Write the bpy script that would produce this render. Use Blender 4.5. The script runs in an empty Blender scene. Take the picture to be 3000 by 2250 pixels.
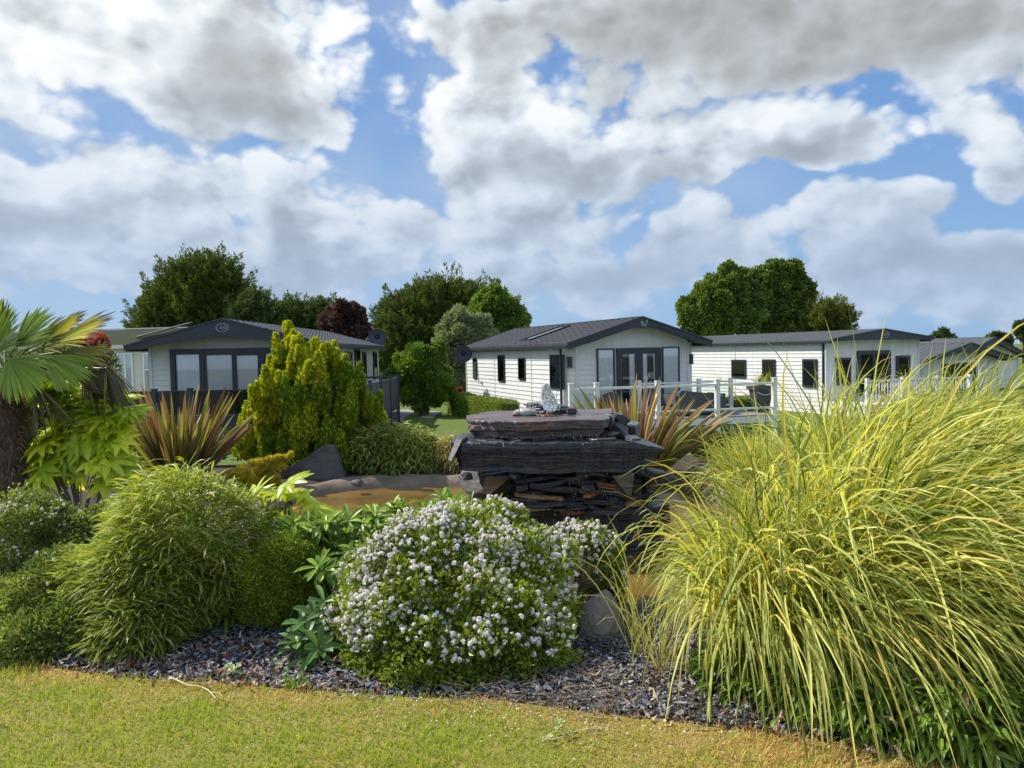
import bpy, math, random
import numpy as np
# ------------------------------------------------------------------ camera
FPX=2254.0; PITCH=math.radians(2.46); ROLL=0.02; EYE=1.6; S=3000/2212
sc=bpy.context.scene
COL=sc.collection
Fv=np.array([0,math.cos(PITCH),-math.sin(PITCH)])
R0=np.array([1.0,0,0]); U0=np.array([0,math.sin(PITCH),math.cos(PITCH)])
Rv=math.cos(ROLL)*R0-math.sin(ROLL)*U0; Uv=math.sin(ROLL)*R0+math.cos(ROLL)*U0
from mathutils import Matrix, Vector
cam=bpy.data.cameras.new('camera'); co=bpy.data.objects.new('camera',cam); COL.objects.link(co)
cam.sensor_width=36; cam.lens=FPX/3000*36; cam.clip_end=3000; cam.clip_start=.05
co.matrix_world=Matrix(((Rv[0],Uv[0],-Fv[0],0),(Rv[1],Uv[1],-Fv[1],0),(Rv[2],Uv[2],-Fv[2],EYE),(0,0,0,1)))
sc.camera=co
sc.view_settings.view_transform='Standard'; sc.view_settings.look='None'; sc.view_settings.gamma=1
sc.view_settings.exposure=0.58
sc.render.engine='CYCLES'
sc.cycles.max_bounces=6; sc.cycles.transparent_max_bounces=8; sc.cycles.transmission_bounces=4
def ray(px,py):
    d=Fv+(px-1500)/FPX*Rv+(1125-py)/FPX*Uv
    return d
def W(px,py,D):                                    # pixel (3000 wide) at depth D -> world
    d=ray(px,py); return d*(D/d[1])+np.array([0,0,EYE])
def G(px,py,z=0.0):
    d=ray(px,py); return d*((z-EYE)/d[2])+np.array([0,0,EYE])
def WD(x,y,D): return W(x*S,y*S,D)
def GD(x,y,z=0.0): return G(x*S,y*S,z)
# ------------------------------------------------------------------ sun + sky
SUN_AZ=math.radians(-66); SUN_EL=math.radians(46)
sd=Vector((math.sin(SUN_AZ)*math.cos(SUN_EL),math.cos(SUN_AZ)*math.cos(SUN_EL),math.sin(SUN_EL)))
sl=bpy.data.lights.new('sun','SUN'); sl.energy=4.5; sl.angle=math.radians(.55); sl.color=(1,.945,.86)
so=bpy.data.objects.new('sun',sl); COL.objects.link(so); so.rotation_euler=sd.to_track_quat('Z','Y').to_euler()
so.location=(0,0,30)
wd=bpy.data.worlds.new('World'); sc.world=wd; wd.use_nodes=True
NT=wd.node_tree; NT.nodes.clear()
class NB:
    def __init__(s,nt): s.nt=nt
    def n(s,t,**k):
        o=s.nt.nodes.new(t)
        for a,b in k.items(): setattr(o,a,b)
        return o
    def put(s,sock,v):
        if isinstance(v,bpy.types.NodeSocket): s.nt.links.new(v,sock)
        elif v is not None: sock.default_value=v
    def m(s,op,a,b=None,c=None,clamp=False):
        o=s.n('ShaderNodeMath',operation=op,use_clamp=clamp); s.put(o.inputs[0],a); s.put(o.inputs[1],b); s.put(o.inputs[2],c); return o.outputs[0]
    def v(s,op,a,b=None,c=None):
        o=s.n('ShaderNodeVectorMath',operation=op); s.put(o.inputs[0],a); s.put(o.inputs[1],b)
        if op=='SCALE': s.put(o.inputs[3],c)
        elif c is not None: s.put(o.inputs[2],c)
        return o.outputs['Value'] if op in('LENGTH','DOT_PRODUCT','DISTANCE') else o.outputs[0]
    def mr(s,x,a,b,c=0.0,d=1.0,smooth=False):
        o=s.n('ShaderNodeMapRange',clamp=True)
        if smooth: o.interpolation_type='SMOOTHSTEP'
        s.put(o.inputs[0],x)
        for i,q in enumerate((a,b,c,d)): s.put(o.inputs[i+1],q)
        return o.outputs[0]
    def noise(s,vec,scale,detail=4,rough=.5,dist=0.0,typ=None,dim='3D'):
        o=s.n('ShaderNodeTexNoise',noise_dimensions=dim); 
        if typ: o.noise_type=typ
        s.put(o.inputs['Vector'],vec); s.put(o.inputs['Scale'],scale); o.inputs['Detail'].default_value=detail
        o.inputs['Roughness'].default_value=rough; o.inputs['Distortion'].default_value=dist
        return o.outputs[0]
    def mix(s,f,a,b,mode='MIX'):
        o=s.n('ShaderNodeMix',data_type='RGBA',blend_type=mode); s.put(o.inputs[0],f)
        for i,q in ((6,a),(7,b)):
            s.put(o.inputs[i], (q if isinstance(q,bpy.types.NodeSocket) else (*q,1)))
        return o.outputs[2]
    def ramp(s,f,stops):
        o=s.n('ShaderNodeValToRGB'); s.put(o.inputs[0],f); e=o.color_ramp.elements
        while len(e)<len(stops): e.new(.5)
        for i,(p,c) in enumerate(stops): e[i].position=p; e[i].color=(*c,1)
        return o.outputs[0]
    def sep(s,v):
        o=s.n('ShaderNodeSeparateXYZ'); s.put(o.inputs[0],v); return o.outputs
    def comb(s,x,y,z):
        o=s.n('ShaderNodeCombineXYZ'); s.put(o.inputs[0],x); s.put(o.inputs[1],y); s.put(o.inputs[2],z); return o.outputs[0]
def azel(x,y):                                     # display pixel -> azimuth, elevation
    d=ray(x*S,y*S); d=d/np.linalg.norm(d)
    return math.degrees(math.atan2(d[0],d[1])), math.degrees(math.asin(d[2]))
def build_sky():
    b=NB(NT)
    tc=b.n('ShaderNodeTexCoord').outputs['Generated']
    x,y,z=b.sep(tc)
    az=b.m('MULTIPLY',b.m('ARCTAN2',x,y),57.2958)
    el=b.m('MULTIPLY',b.m('ARCSINE',z),57.2958)
    P0=b.comb(az,el,0.0)
    # warp the layout so that blobs lose their ellipse shape
    w1=b.n('ShaderNodeTexNoise',noise_dimensions='2D'); b.put(w1.inputs['Vector'],P0); w1.inputs['Scale'].default_value=.11; w1.inputs['Detail'].default_value=3
    wv=b.v('SCALE',b.v('SUBTRACT',w1.outputs['Color'],(.5,.5,.5)),None,9.0)
    P=b.v('ADD',P0,wv)
    def field(blobs,soft=1.0):
        acc=None
        for (bx,by,rx,ry,wt) in blobs:
            a,e=azel(bx,by); rx_=rx/1662*57.3; ry_=ry/1662*57.3
            l=b.v('LENGTH',b.v('MULTIPLY_ADD',P,(1/rx_,1/ry_,0),(-a/rx_,-e/ry_,0)))
            acc=l if acc is None else b.m('SMOOTH_MIN',acc,l,.25)
        acc=b.m('SUBTRACT',1.0,acc)
        return acc
    far=b.mr(b.m('ABSOLUTE',az),50,70,-5,.25)
    cover=b.m('MAXIMUM',field(CLOUDS),far); dark=field(DARKS); bright=field(BRIGHTS)
    # noise domain: lower clouds are smaller (perspective)
    k=b.mr(el,0,32,1.7,.75)
    pn=b.comb(b.m('MULTIPLY',az,1.0),b.m('MULTIPLY',el,1.45),0.0)
    def fb(vec):
        n1=b.noise(vec,.085,7,.6,0,dim='2D')
        vo=b.n('ShaderNodeTexVoronoi',voronoi_dimensions='2D'); vo.feature='F1'; b.put(vo.inputs['Vector'],b.v('ADD',vec,b.v('SCALE',w1.outputs['Color'],None,2.5))); vo.inputs['Scale'].default_value=.23
        vo.inputs['Detail'].default_value=2.5; vo.inputs['Roughness'].default_value=.55
        wv2=b.m('SUBTRACT',.75,vo.outputs['Distance'])
        return b.m('ADD',b.m('MULTIPLY',n1,.68),b.m('MULTIPLY',wv2,.40))
    f1=fb(pn)
    f2=fb(b.v('ADD',pn,(-1.1,1.5,0)))
    dk=b.mr(dark,-.45,.9,0,1,True)
    dens=b.m('ADD',b.m('ADD',b.m('MULTIPLY',cover,.66),b.m('MULTIPLY',dk,.16)),b.m('SUBTRACT',f1,.445))
    hz=b.mr(el,2,17,.17,0.0)
    dens=b.m('ADD',dens,hz)
    alpha=b.mr(dens,-.10,.17,0,1,True)
    rel=b.m('SUBTRACT',f1,f2)                      # lit from the upper left
    br=b.m('ADD',.72,b.m('MULTIPLY',b.m('MULTIPLY',rel,b.m('SUBTRACT',1.0,b.m('MULTIPLY',dk,.65))),1.25))
    thick=b.mr(dens,.08,.6,0,1,True)
    br=b.m('SUBTRACT',br,b.m('MULTIPLY',thick,.16))
    br=b.m('SUBTRACT',br,b.m('MULTIPLY',dk,.31))
    br=b.m('ADD',br,b.mr(bright,-.1,.9,0,.38,True))
    lown=b.noise(b.v('MULTIPLY',pn,(.55,1.2,1)),.11,3,.55,dim='2D')
    lowdark=b.m('MULTIPLY',b.mr(el,2,17,1,0),b.mr(lown,.32,.66,.45,-.05))
    br=b.m('SUBTRACT',br,b.m('MULTIPLY',lowdark,.42))
    ccol=b.ramp(br,[(0,(.21,.225,.23)),(.22,(.30,.32,.33)),(.45,(.43,.465,.50)),(.68,(.58,.63,.67)),(1,(.76,.78,.79))])
    ccol=b.mix(b.mr(el,3,19,.74,0),ccol,(.29,.40,.57))
    sky=b.n('ShaderNodeTexSky'); sky.sky_type='NISHITA'; sky.sun_disc=False; sky.sun_elevation=SUN_EL; sky.sun_rotation=SUN_AZ
    sky.air_density=1.0; sky.dust_density=.6; sky.ozone_density=3.0
    base=b.mix(1.0,sky.outputs[0],(.062,.070,.082),'MULTIPLY')
    blue=b.mix(b.mr(el,3,30,.78,.9),base,b.mix(b.mr(el,2,34,0,1),(.23,.40,.63),(.045,.155,.47)))
    veil=b.m('MULTIPLY',b.mr(b.noise(pn,.05,3,.6,dim='2D'),.35,.7,0,.6),1.0)
    rveil=b.mr(az,14,24,1.0,.12)
    blue=b.mix(b.m('MULTIPLY',veil,rveil),blue,(.36,.45,.58))
    outc=b.mix(alpha,blue,ccol)
    # below the horizon
    outc=b.mix(b.mr(el,-3,0,1,0),outc,(.11,.115,.09))
    outc=b.v('SCALE',outc,None,b.mr(b.m('ABSOLUTE',az),50,85,1.0,1.4))  # sky out of view is brightened to add ambient fill light
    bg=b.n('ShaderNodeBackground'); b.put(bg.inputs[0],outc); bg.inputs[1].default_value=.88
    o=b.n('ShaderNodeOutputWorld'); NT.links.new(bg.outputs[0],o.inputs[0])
# (x, y, rx, ry, weight) in degrees-equivalent of the view
CLOUDS=[(200,90,310,160,1),(480,60,360,170,1),(600,190,250,140,1.1),(330,200,180,90,.9),
 (60,400,260,110,1),(280,440,260,110,.9),(120,540,380,90,.9),(560,430,200,90,.85),(700,520,190,110,.9),(900,520,150,70,.8),
 (1040,230,160,190,1),(1150,330,240,190,1.1),(1330,300,260,170,1.05),(1000,400,120,110,.9),(1150,480,220,100,.9),
 (1350,50,460,120,1.1),(1150,20,260,60,1),(1700,40,460,160,1.2),(2050,20,380,150,1.1),(1680,270,230,90,1),(1860,310,140,60,.95),
 (1500,510,100,60,.9),(1600,560,110,50,.7),(2190,290,80,110,1),(2160,540,120,60,.9),(1850,500,130,60,.85),(1980,580,300,80,1),
 (1200,600,260,70,.8),(500,590,400,70,.8),(60,180,80,110,.4),(2212,640,300,70,.8),(1500,380,110,60,.8),
 (300,-500,700,350,1),(1500,-600,900,300,1)]
DARKS=[(560,225,190,85,1),(480,170,170,80,.6),(1500,50,560,150,1.1),(1900,50,520,150,1.2),(1300,110,200,80,.6),(1200,370,160,60,.6),(90,470,120,45,.7),(1420,420,120,50,.5),
 (1800,330,150,50,.5),(2100,560,260,70,.6),(650,520,60,60,.6),(600,620,300,40,.4),(1400,580,170,60,.5)]
BRIGHTS=[(120,150,150,130,.8),(300,50,200,90,.8),(900,150,60,90,1.1),(960,230,80,120,.9),(1010,80,60,60,.9),(60,370,130,70,.8),(200,400,100,60,.6),(560,400,120,60,.7),
 (1150,250,120,80,.6),(760,470,80,90,.9),(1700,240,120,60,.5),(1300,240,120,60,.4),(2170,240,50,80,.8),(1500,500,60,50,.6),(1880,500,60,30,.6),(1700,420,60,50,.5),(730,70,90,80,.5)]
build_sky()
# ------------------------------------------------------------------ mesh helpers
rng=np.random.default_rng(11)
def nrm(a): return a/np.maximum(np.linalg.norm(a,axis=-1,keepdims=True),1e-9)
def sn(p,f,seed,oct=3):                            # smooth pseudo noise, about -1..1
    r=np.random.default_rng(seed); p=np.asarray(p,float); out=np.zeros(p.shape[:-1]); amp=1;tot=0
    for o in range(oct):
        s=0
        for i in range(4):
            k=nrm(r.normal(size=p.shape[-1]))*f*(.7+.6*r.random()); s=s+np.sin(p@k+r.random()*6.28)
        out+=amp*s/2; tot+=amp; amp*=.5; f*=2.1
    return out/tot
class MB:
    def __init__(s): s.V=[];s.F=[];s.C=[];s.n=0
    def add(s,V,F,C=None):
        V=np.asarray(V,float).reshape(-1,3)
        if C is None: C=(.5,.5,.5)
        C=np.broadcast_to(np.asarray(C,float),(len(V),3))
        s.V.append(V); s.C.append(C)
        if isinstance(F,np.ndarray): s.F.append(F+s.n)
        else:
            by={}
            for f in F: by.setdefault(len(f),[]).append(f)
            for k,l in by.items(): s.F.append(np.array(l)+s.n)
        s.n+=len(V); return s
    def box(s,a,b,C=None):
        (x0,y0,z0),(x1,y1,z1)=a,b
        x0,x1=min(x0,x1),max(x0,x1);y0,y1=min(y0,y1),max(y0,y1);z0,z1=min(z0,z1),max(z0,z1)
        V=[(x0,y0,z0),(x1,y0,z0),(x1,y1,z0),(x0,y1,z0),(x0,y0,z1),(x1,y0,z1),(x1,y1,z1),(x0,y1,z1)]
        return s.add(V,[(0,3,2,1),(4,5,6,7),(0,1,5,4),(1,2,6,5),(2,3,7,6),(3,0,4,7)],C)
    def bar(s,p,q,w,h,C=None,up=(0,0,1)):
        p=np.array(p,float);q=np.array(q,float);t=nrm(q-p);u=np.array(up,float);a=nrm(np.cross(t,u));u=np.cross(a,t)
        V=[e+sx*a*w/2+sz*u*h/2 for e in (p,q) for sx,sz in((-1,-1),(1,-1),(1,1),(-1,1))]
        return s.add(V,[(0,1,2,3),(7,6,5,4),(0,4,5,1),(1,5,6,2),(2,6,7,3),(3,7,4,0)],C)
    def prism(s,poly,ax,d0,d1,C=None):             # poly in the plane across axis ax, extruded d0..d1
        n=len(poly);V=[]
        for d in(d0,d1):
            for p in poly:
                v=list(p); v.insert(ax,d); V.append(v)
        F=[tuple(range(n))[::-1],tuple(range(n,2*n))]+[(i,(i+1)%n,n+(i+1)%n,n+i) for i in range(n)]
        return s.add(V,F,C)
    def tube(s,path,rad,seg=6,C=None,cap=True):
        path=np.asarray(path,float);K=len(path);rad=np.broadcast_to(rad,(K,))
        t=nrm(np.gradient(path,axis=0)); u=np.array([.3,.2,1.0]) if abs(t[0][2])<.9 else np.array([1.0,.1,0])
        a=nrm(np.cross(t,u));b=np.cross(t,a);th=np.arange(seg)/seg*2*np.pi
        V=path[:,None]+rad[:,None,None]*(np.cos(th)[None,:,None]*a[:,None]+np.sin(th)[None,:,None]*b[:,None])
        i,j=np.meshgrid(np.arange(K-1),np.arange(seg),indexing='ij');j2=(j+1)%seg
        F=np.stack([i*seg+j,i*seg+j2,(i+1)*seg+j2,(i+1)*seg+j],-1).reshape(-1,4)
        if C is not None and np.ndim(C)==2: C=np.repeat(C,seg,axis=0)
        s.add(V.reshape(-1,3),F,C)
        if cap: 
            s.F.append(np.array([[s.n-K*seg+q for q in range(seg)]])); s.F.append(np.array([[s.n-seg+q for q in range(seg)][::-1]]))
        return s
    def ribbons(s,P,side,w,C,fold=0.0):            # P (N,K,3), side (N,3), w (N,K) half width, C (N,3)|(N,K,3)
        N,K,_=P.shape; T=nrm(np.gradient(P,axis=1)); sd=side[:,None]-(side[:,None]*T).sum(-1,keepdims=True)*T; sd=nrm(sd)
        w=np.broadcast_to(w,(N,K))[...,None]
        C=np.asarray(C,float); C=np.broadcast_to(C[:,None] if C.ndim==2 else C,(N,K,3))
        if fold:
            nm=np.cross(sd,T); M=P-nm*w*fold
            V=np.stack([P-sd*w,M,P+sd*w],2);m=3
        else: V=np.stack([P-sd*w,P+sd*w],2);m=2
        CC=np.repeat(C[:,:,None],m,axis=2)
        i,k,j=np.meshgrid(np.arange(N),np.arange(K-1),np.arange(m-1),indexing='ij');b=(i*K+k)*m+j
        F=np.stack([b,b+1,b+m+1,b+m],-1).reshape(-1,4)
        return s.add(V.reshape(-1,3),F,CC.reshape(-1,3))
    def diamonds(s,P,d,side,L,w,C,cup=0.0):        # one quad per leaf
        L=np.asarray(L)[:,None];w=np.asarray(w)[:,None];n=np.cross(d,side)
        V=np.stack([P,P+d*L*.5-side*w+n*L*cup,P+d*L,P+d*L*.5+side*w+n*L*cup],1)
        N=len(P);F=(np.arange(N)[:,None]*4+np.arange(4)[None])
        return s.add(V.reshape(-1,3),F,np.repeat(C,4,axis=0))
    def build(s,name,mat,parent=None,o=(0,0,0),smooth=False,recenter=None):
        me=bpy.data.meshes.new(name)
        V=np.concatenate(s.V)-np.array(o,float);Cc=np.concatenate(s.C)
        me.vertices.add(len(V));me.vertices.foreach_set('co',V.ravel().astype(np.float32))
        idx=np.concatenate([f.ravel() for f in s.F]).astype(np.int32)
        tot=np.concatenate([np.full(len(f),f.shape[1]) for f in s.F]).astype(np.int32)
        st=np.concatenate([[0],np.cumsum(tot)[:-1]]).astype(np.int32)
        me.loops.add(len(idx));me.loops.foreach_set('vertex_index',idx)
        me.polygons.add(len(tot));me.polygons.foreach_set('loop_start',st);me.polygons.foreach_set('loop_total',tot)
        a=me.attributes.new('tint','FLOAT_COLOR','POINT');a.data.foreach_set('color',np.concatenate([Cc,np.ones((len(Cc),1))],1).ravel().astype(np.float32))
        me.update(calc_edges=True)
        me.polygons.foreach_set('use_smooth',np.full(len(tot),smooth))
        me.materials.append(mat); 
        ob=bpy.data.objects.new(name,me);COL.objects.link(ob)
        if parent is None: ob.location=o
        else: ob.parent=parent
        return ob
def tag(o,label=None,cat=None,group=None,kind=None):
    if label:o['label']=label
    if cat:o['category']=cat
    if group:o['group']=group
    if kind:o['kind']=kind
    return o
def empty(name,loc,rz=0,label=None,cat=None,group=None):
    o=bpy.data.objects.new(name,None);COL.objects.link(o);o.location=loc;o.rotation_euler=(0,0,rz);o.empty_display_size=.1
    return tag(o,label,cat,group)
def copy_tree(o,parent=None):
    c=o.copy();COL.objects.link(c);c.parent=parent
    for ch in list(o.children): copy_tree(ch,c)
    return c
# ------------------------------------------------------------------ materials
def newmat(name):
    m=bpy.data.materials.new(name);m.use_nodes=True;m.node_tree.nodes.clear();return m,NB(m.node_tree)
def fin(m,b,sh): o=b.n('ShaderNodeOutputMaterial');b.nt.links.new(sh,o.inputs[0]);return m
def princ(b,col,rough=.5,spec=.5,normal=None,metal=0.0,**k):
    p=b.n('ShaderNodeBsdfPrincipled');b.put(p.inputs['Base Color'],col if isinstance(col,bpy.types.NodeSocket) else (*col,1))
    b.put(p.inputs['Roughness'],rough);b.put(p.inputs['Specular IOR Level'],spec);b.put(p.inputs['Metallic'],metal)
    if normal is not None:b.put(p.inputs['Normal'],normal)
    for a,c in k.items(): b.put(p.inputs[a],c)
    return p.outputs[0]
def bump(b,h,st=.3,dist=.01,normal=None):
    o=b.n('ShaderNodeBump');o.inputs['Strength'].default_value=st;o.inputs['Distance'].default_value=dist;b.put(o.inputs['Height'],h)
    if normal is not None:b.put(o.inputs['Normal'],normal)
    return o.outputs[0]
def tintc(b):
    a=b.n('ShaderNodeAttribute');a.attribute_name='tint';return a.outputs['Color']
def objc(b): return b.n('ShaderNodeTexCoord').outputs['Object']
def leafmat(name,trans=.35,rough=.45,spec=.4,noisy=0.0,warm=(1.25,1.15,.45)):
    m,b=newmat(name);c=tintc(b)
    if noisy: c=b.mix(b.m('MULTIPLY',b.noise(objc(b),40,2,.5),noisy),c,(.25,.2,.07))
    p=princ(b,c,rough,spec)
    t=b.n('ShaderNodeBsdfTranslucent');tc=b.mix(1.0,c,warm,'MULTIPLY');b.put(t.inputs[0],tc)
    x=b.n('ShaderNodeMixShader');x.inputs[0].default_value=trans;b.nt.links.new(p,x.inputs[1]);b.nt.links.new(t.outputs[0],x.inputs[2])
    return fin(m,b,x.outputs[0])
def simple(name,col,rough=.6,spec=.4,var=.15,scale=6.0,bst=0.0,bscale=60,metal=0.0):
    m,b=newmat(name);co_=objc(b)
    n=b.noise(co_,scale,4,.6)
    c=b.mix(b.mr(n,.3,.7),tuple(v*(1-var) for v in col),tuple(min(1,v*(1+var)) for v in col))
    nm=bump(b,b.noise(co_,bscale,3,.6),bst,.01) if bst else None
    return fin(m,b,princ(b,c,rough,spec,nm,metal))
def tinted(name,rough=.6,spec=.4,bst=0.0,bscale=60,var=.2,vscale=12):
    m,b=newmat(name);co_=objc(b);c=tintc(b)
    c=b.mix(b.mr(b.noise(co_,vscale,4,.6),.3,.7),b.mix(1.0,c,(1-var,)*3,'MULTIPLY'),b.mix(1.0,c,(1+var,)*3,'MULTIPLY'))
    nm=bump(b,b.noise(co_,bscale,3,.6),bst,.01) if bst else None
    return fin(m,b,princ(b,c,rough,spec,nm))
M={}
M['leaf']=leafmat('leaf'); M['leaf_gloss']=leafmat('leaf_gloss',.32,.42,.3); M['grass']=leafmat('grass_blade',.45,.5,.3)
M['needle']=leafmat('needle',.2,.6,.2); M['bright_leaf']=leafmat('bright_leaf',.5,.35,.4); M['petal']=leafmat('petal',.3,.6,.2,warm=(1,1,1))
M['bark']=simple('bark',(.11,.075,.05),.85,.2,.4,9,.8,40)
M['grey_twig']=tinted('grey_twig',.85,.2)
def cladmat(name,col):
    m,b=newmat(name);o=objc(b)
    g=b.noise(b.v('MULTIPLY',o,(3,3,60)),1.0,5,.7); st=b.noise(b.v('MULTIPLY',o,(6,6,.5)),1.0,4,.6)
    c=b.mix(b.mr(g,.3,.75),tuple(v*.90 for v in col),col); c=b.mix(b.mr(st,.45,.8,0,.45),c,tuple(v*.62 for v in col))
    return fin(m,b,princ(b,c,.6,.3,bump(b,g,.35,.004)))
M['clad']=cladmat('white_cladding',(.67,.665,.645)); M['clad_grey']=cladmat('grey_cladding',(.60,.60,.585)); M['clad_cream']=cladmat('cream_cladding',(.66,.61,.52))
M['trim']=simple('pale_trim',(.55,.56,.56),.5,.4,.06); M['badge_grey']=simple('badge_grey',(.27,.28,.29),.4,.5,.05); M['white_trim']=simple('white_trim',(.75,.76,.76),.4,.4,.05)
M['anthracite']=simple('anthracite',(.018,.024,.033),.42,.5,.15,8)
M['fence_grey']=simple('charcoal_composite',(.035,.042,.055),.6,.4,.2,10,.2,90)
M['white_wood']=simple('white_painted_wood',(.62,.62,.58),.6,.3,.12,5,.2,60)
M['curtain']=leafmat('curtain',.12,.8,.1,warm=(1,1,1)); M['interior']=simple('dark_unlit_room',(.02,.022,.025),.7,.2,.5,2)
def roofmat(name,col,lich=None):
    m,b=newmat(name);o=objc(b);g=b.noise(o,90,3,.7);l=b.noise(o,1.3,5,.7)
    c=b.mix(b.mr(g,.3,.7),tuple(v*.7 for v in col),tuple(v*1.35 for v in col))
    c=b.mix(b.mr(l,.45,.75,0,.5 if lich else .15),c,lich or (.16,.16,.15))
    return fin(m,b,princ(b,c,.75,.2,bump(b,g,.5,.004)))
M['roof']=roofmat('dark_tile_roof',(.04,.043,.05)); M['roof_grey']=roofmat('grey_tile_roof',(.085,.092,.10)); M['roof_moss']=roofmat('mossy_roof',(.20,.20,.13),(.15,.21,.05))
def glassmat(name,tint=(.75,.8,.82),base=.16):
    m,b=newmat(name);f=b.n('ShaderNodeFresnel');f.inputs[0].default_value=1.5
    t=b.n('ShaderNodeBsdfTransparent');t.inputs[0].default_value=(*tint,1);g=b.n('ShaderNodeBsdfGlossy');g.inputs['Roughness'].default_value=.02
    g.inputs[0].default_value=(.9,.95,1,1)
    x=b.n('ShaderNodeMixShader');b.put(x.inputs[0],b.m('ADD',f.outputs[0],base,clamp=True));b.nt.links.new(t.outputs[0],x.inputs[1]);b.nt.links.new(g.outputs[0],x.inputs[2])
    return fin(m,b,x.outputs[0])
M['glass']=glassmat('window_glass',(.97,.98,.98),.02); M['clear_glass']=glassmat('clear_glass',(.93,.97,.96),.0); M['smoked_glass']=glassmat('smoked_glass',(.22,.25,.28),.06)
def slatemat(name,dry=0.0):
    m,b=newmat(name);o=objc(b)
    s1=b.noise(b.v('MULTIPLY',o,(2.6,2.6,26)),1.0,7,.72,.9); s2=b.noise(o,9,4,.6); f=b.noise(b.v('MULTIPLY',o,(18,18,60)),1.0,4,.7)
    c=b.mix(b.mr(s1,.35,.7),b.mix(1.0,tintc(b),(.45,.45,.45),'MULTIPLY'),b.mix(1.0,tintc(b),(1.5,1.5,1.5),'MULTIPLY'))
    c=b.mix(b.mr(f,.62,.8,0,.35),c,(.16,.16,.15))
    r=b.mr(s2,.35,.65,.12+dry,.42+dry)
    return fin(m,b,princ(b,c,r,.5+.2*(dry==0),bump(b,f,.6,.006,bump(b,s1,1.0,.03))))
M['wet_slate']=slatemat('wet_slate'); M['dry_slate']=slatemat('dry_slate',.35)
def rockmat(name,c1,c2):
    m,b=newmat(name);o=objc(b);a=b.noise(o,3,6,.65);g=b.noise(o,45,4,.7)
    c=b.mix(b.mr(a,.35,.65),c1,c2);c=b.mix(b.mr(g,.6,.72,0,.6),c,tuple(min(.6,v*2.6) for v in c2))
    return fin(m,b,princ(b,c,.7,.4,bump(b,g,.7,.008,bump(b,a,.6,.05))))
M['dark_rock']=rockmat('dark_rock',(.055,.057,.062),(.12,.12,.125)); M['pale_rock']=rockmat('pale_rock',(.13,.12,.10),(.24,.22,.19))
M['concrete']=rockmat('pebbled_concrete',(.10,.075,.048),(.19,.145,.10)); M['path']=rockmat('path_concrete',(.20,.19,.175),(.27,.26,.24))
M['slab']=rockmat('pink_slab',(.35,.30,.26),(.42,.37,.32))
# ------------------------------------------------------------------ terrain
def gh(y):
    y=np.asarray(y,float); return -.8*np.clip((y-11.0)/8.5,0,1)
WATER=-.12
GB=-.8
class Frame:
    def __init__(s,ox,oy,rz): s.o=np.array([ox,oy,0.0]);s.rz=rz;s.X=np.array([math.cos(rz),math.sin(rz),0]);s.Y=np.array([-math.sin(rz),math.cos(rz),0])
    def front(s,px,py,yl=0.0):
        d=ray(px,py);q=s.o+s.Y*yl-np.array([0,0,EYE]);t=(q@s.Y)/(d@s.Y);p=d*t+np.array([0,0,EYE])-s.o;return p@s.X,p[2]
    def side(s,px,py,xl=0.0):
        d=ray(px,py);q=s.o+s.X*xl-np.array([0,0,EYE]);t=(q@s.X)/(d@s.X);p=d*t+np.array([0,0,EYE])-s.o;return p@s.Y,p[2]
class Surf:                                        # wall-local (a along, z up, c out) -> house-local
    def __init__(s,kind,w=0.0,yl=0.0): s.k=kind;s.w=w;s.yl=yl
    def P(s,a,z,c):
        c=c+.022
        if s.k=='front': return (a,s.yl-c,z)
        if s.k=='left': return (-c+s.w,a,z)
        if s.k=='right': return (s.w+c,a,z)
    def box(s,mb,a0,a1,z0,z1,c0,c1,C=None): mb.box(s.P(a0,z0,c0),s.P(a1,z1,c1),C)
def clad(mb,p,q,n,z0,z1,xs=None,h=.14,gap=.021):
    p=np.array(p,float);q=np.array(q,float);n=np.array(n,float);L=np.linalg.norm(q-p);t=(q-p)/L
    k=int(math.ceil((z1-z0)/h)-1e-6)+0
    for i in range(max(1,k)):
        a=z0+i*h;b=min(z1,a+h)
        la,ra=(0,L) if xs is None else xs(a,L);lb,rb=(0,L) if xs is None else xs(b,L)
        if ra-la<.02: break
        if rb-lb<.02: lb=rb=(la+ra)/2
        f=lambda s_,z,c:(*(p+t*s_+n*c)[:2],z)
        tn=.93+.14*rng.random()
        V=[f(la,a,0),f(ra,a,0),f(ra,a,gap),f(la,a,gap),f(ra,b,.002),f(lb if False else rb,b,.002),f(lb,b,.002)]
        V=[f(la,a,0),f(ra,a,0),f(la,a,gap),f(ra,a,gap),f(lb,b,.002),f(rb,b,.002)]
        mb.add(V,[(0,1,3,2),(2,3,5,4)],(tn,)*3)
def curtain(sf,parent,a0,a1,z0,z1,c=.012,col=(.92,.93,.92),name='curtain',amp=.010):
    mb=MB();n=max(6,int((a1-a0)/.025));aa=np.linspace(a0,a1,n)
    ph=rng.random()*6;off=c+amp*(1+np.sin(aa*55+ph+np.sin(aa*17)*2))/2*1.0
    V=[sf.P(a,z,o_) for z in(z0,z1) for a,o_ in zip(aa,off)]
    F=[(i,i+1,n+i+1,n+i) for i in range(n-1)]
    mb.add(V,F,np.array(col)); return mb.build(name,M['curtain'],parent)
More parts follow.
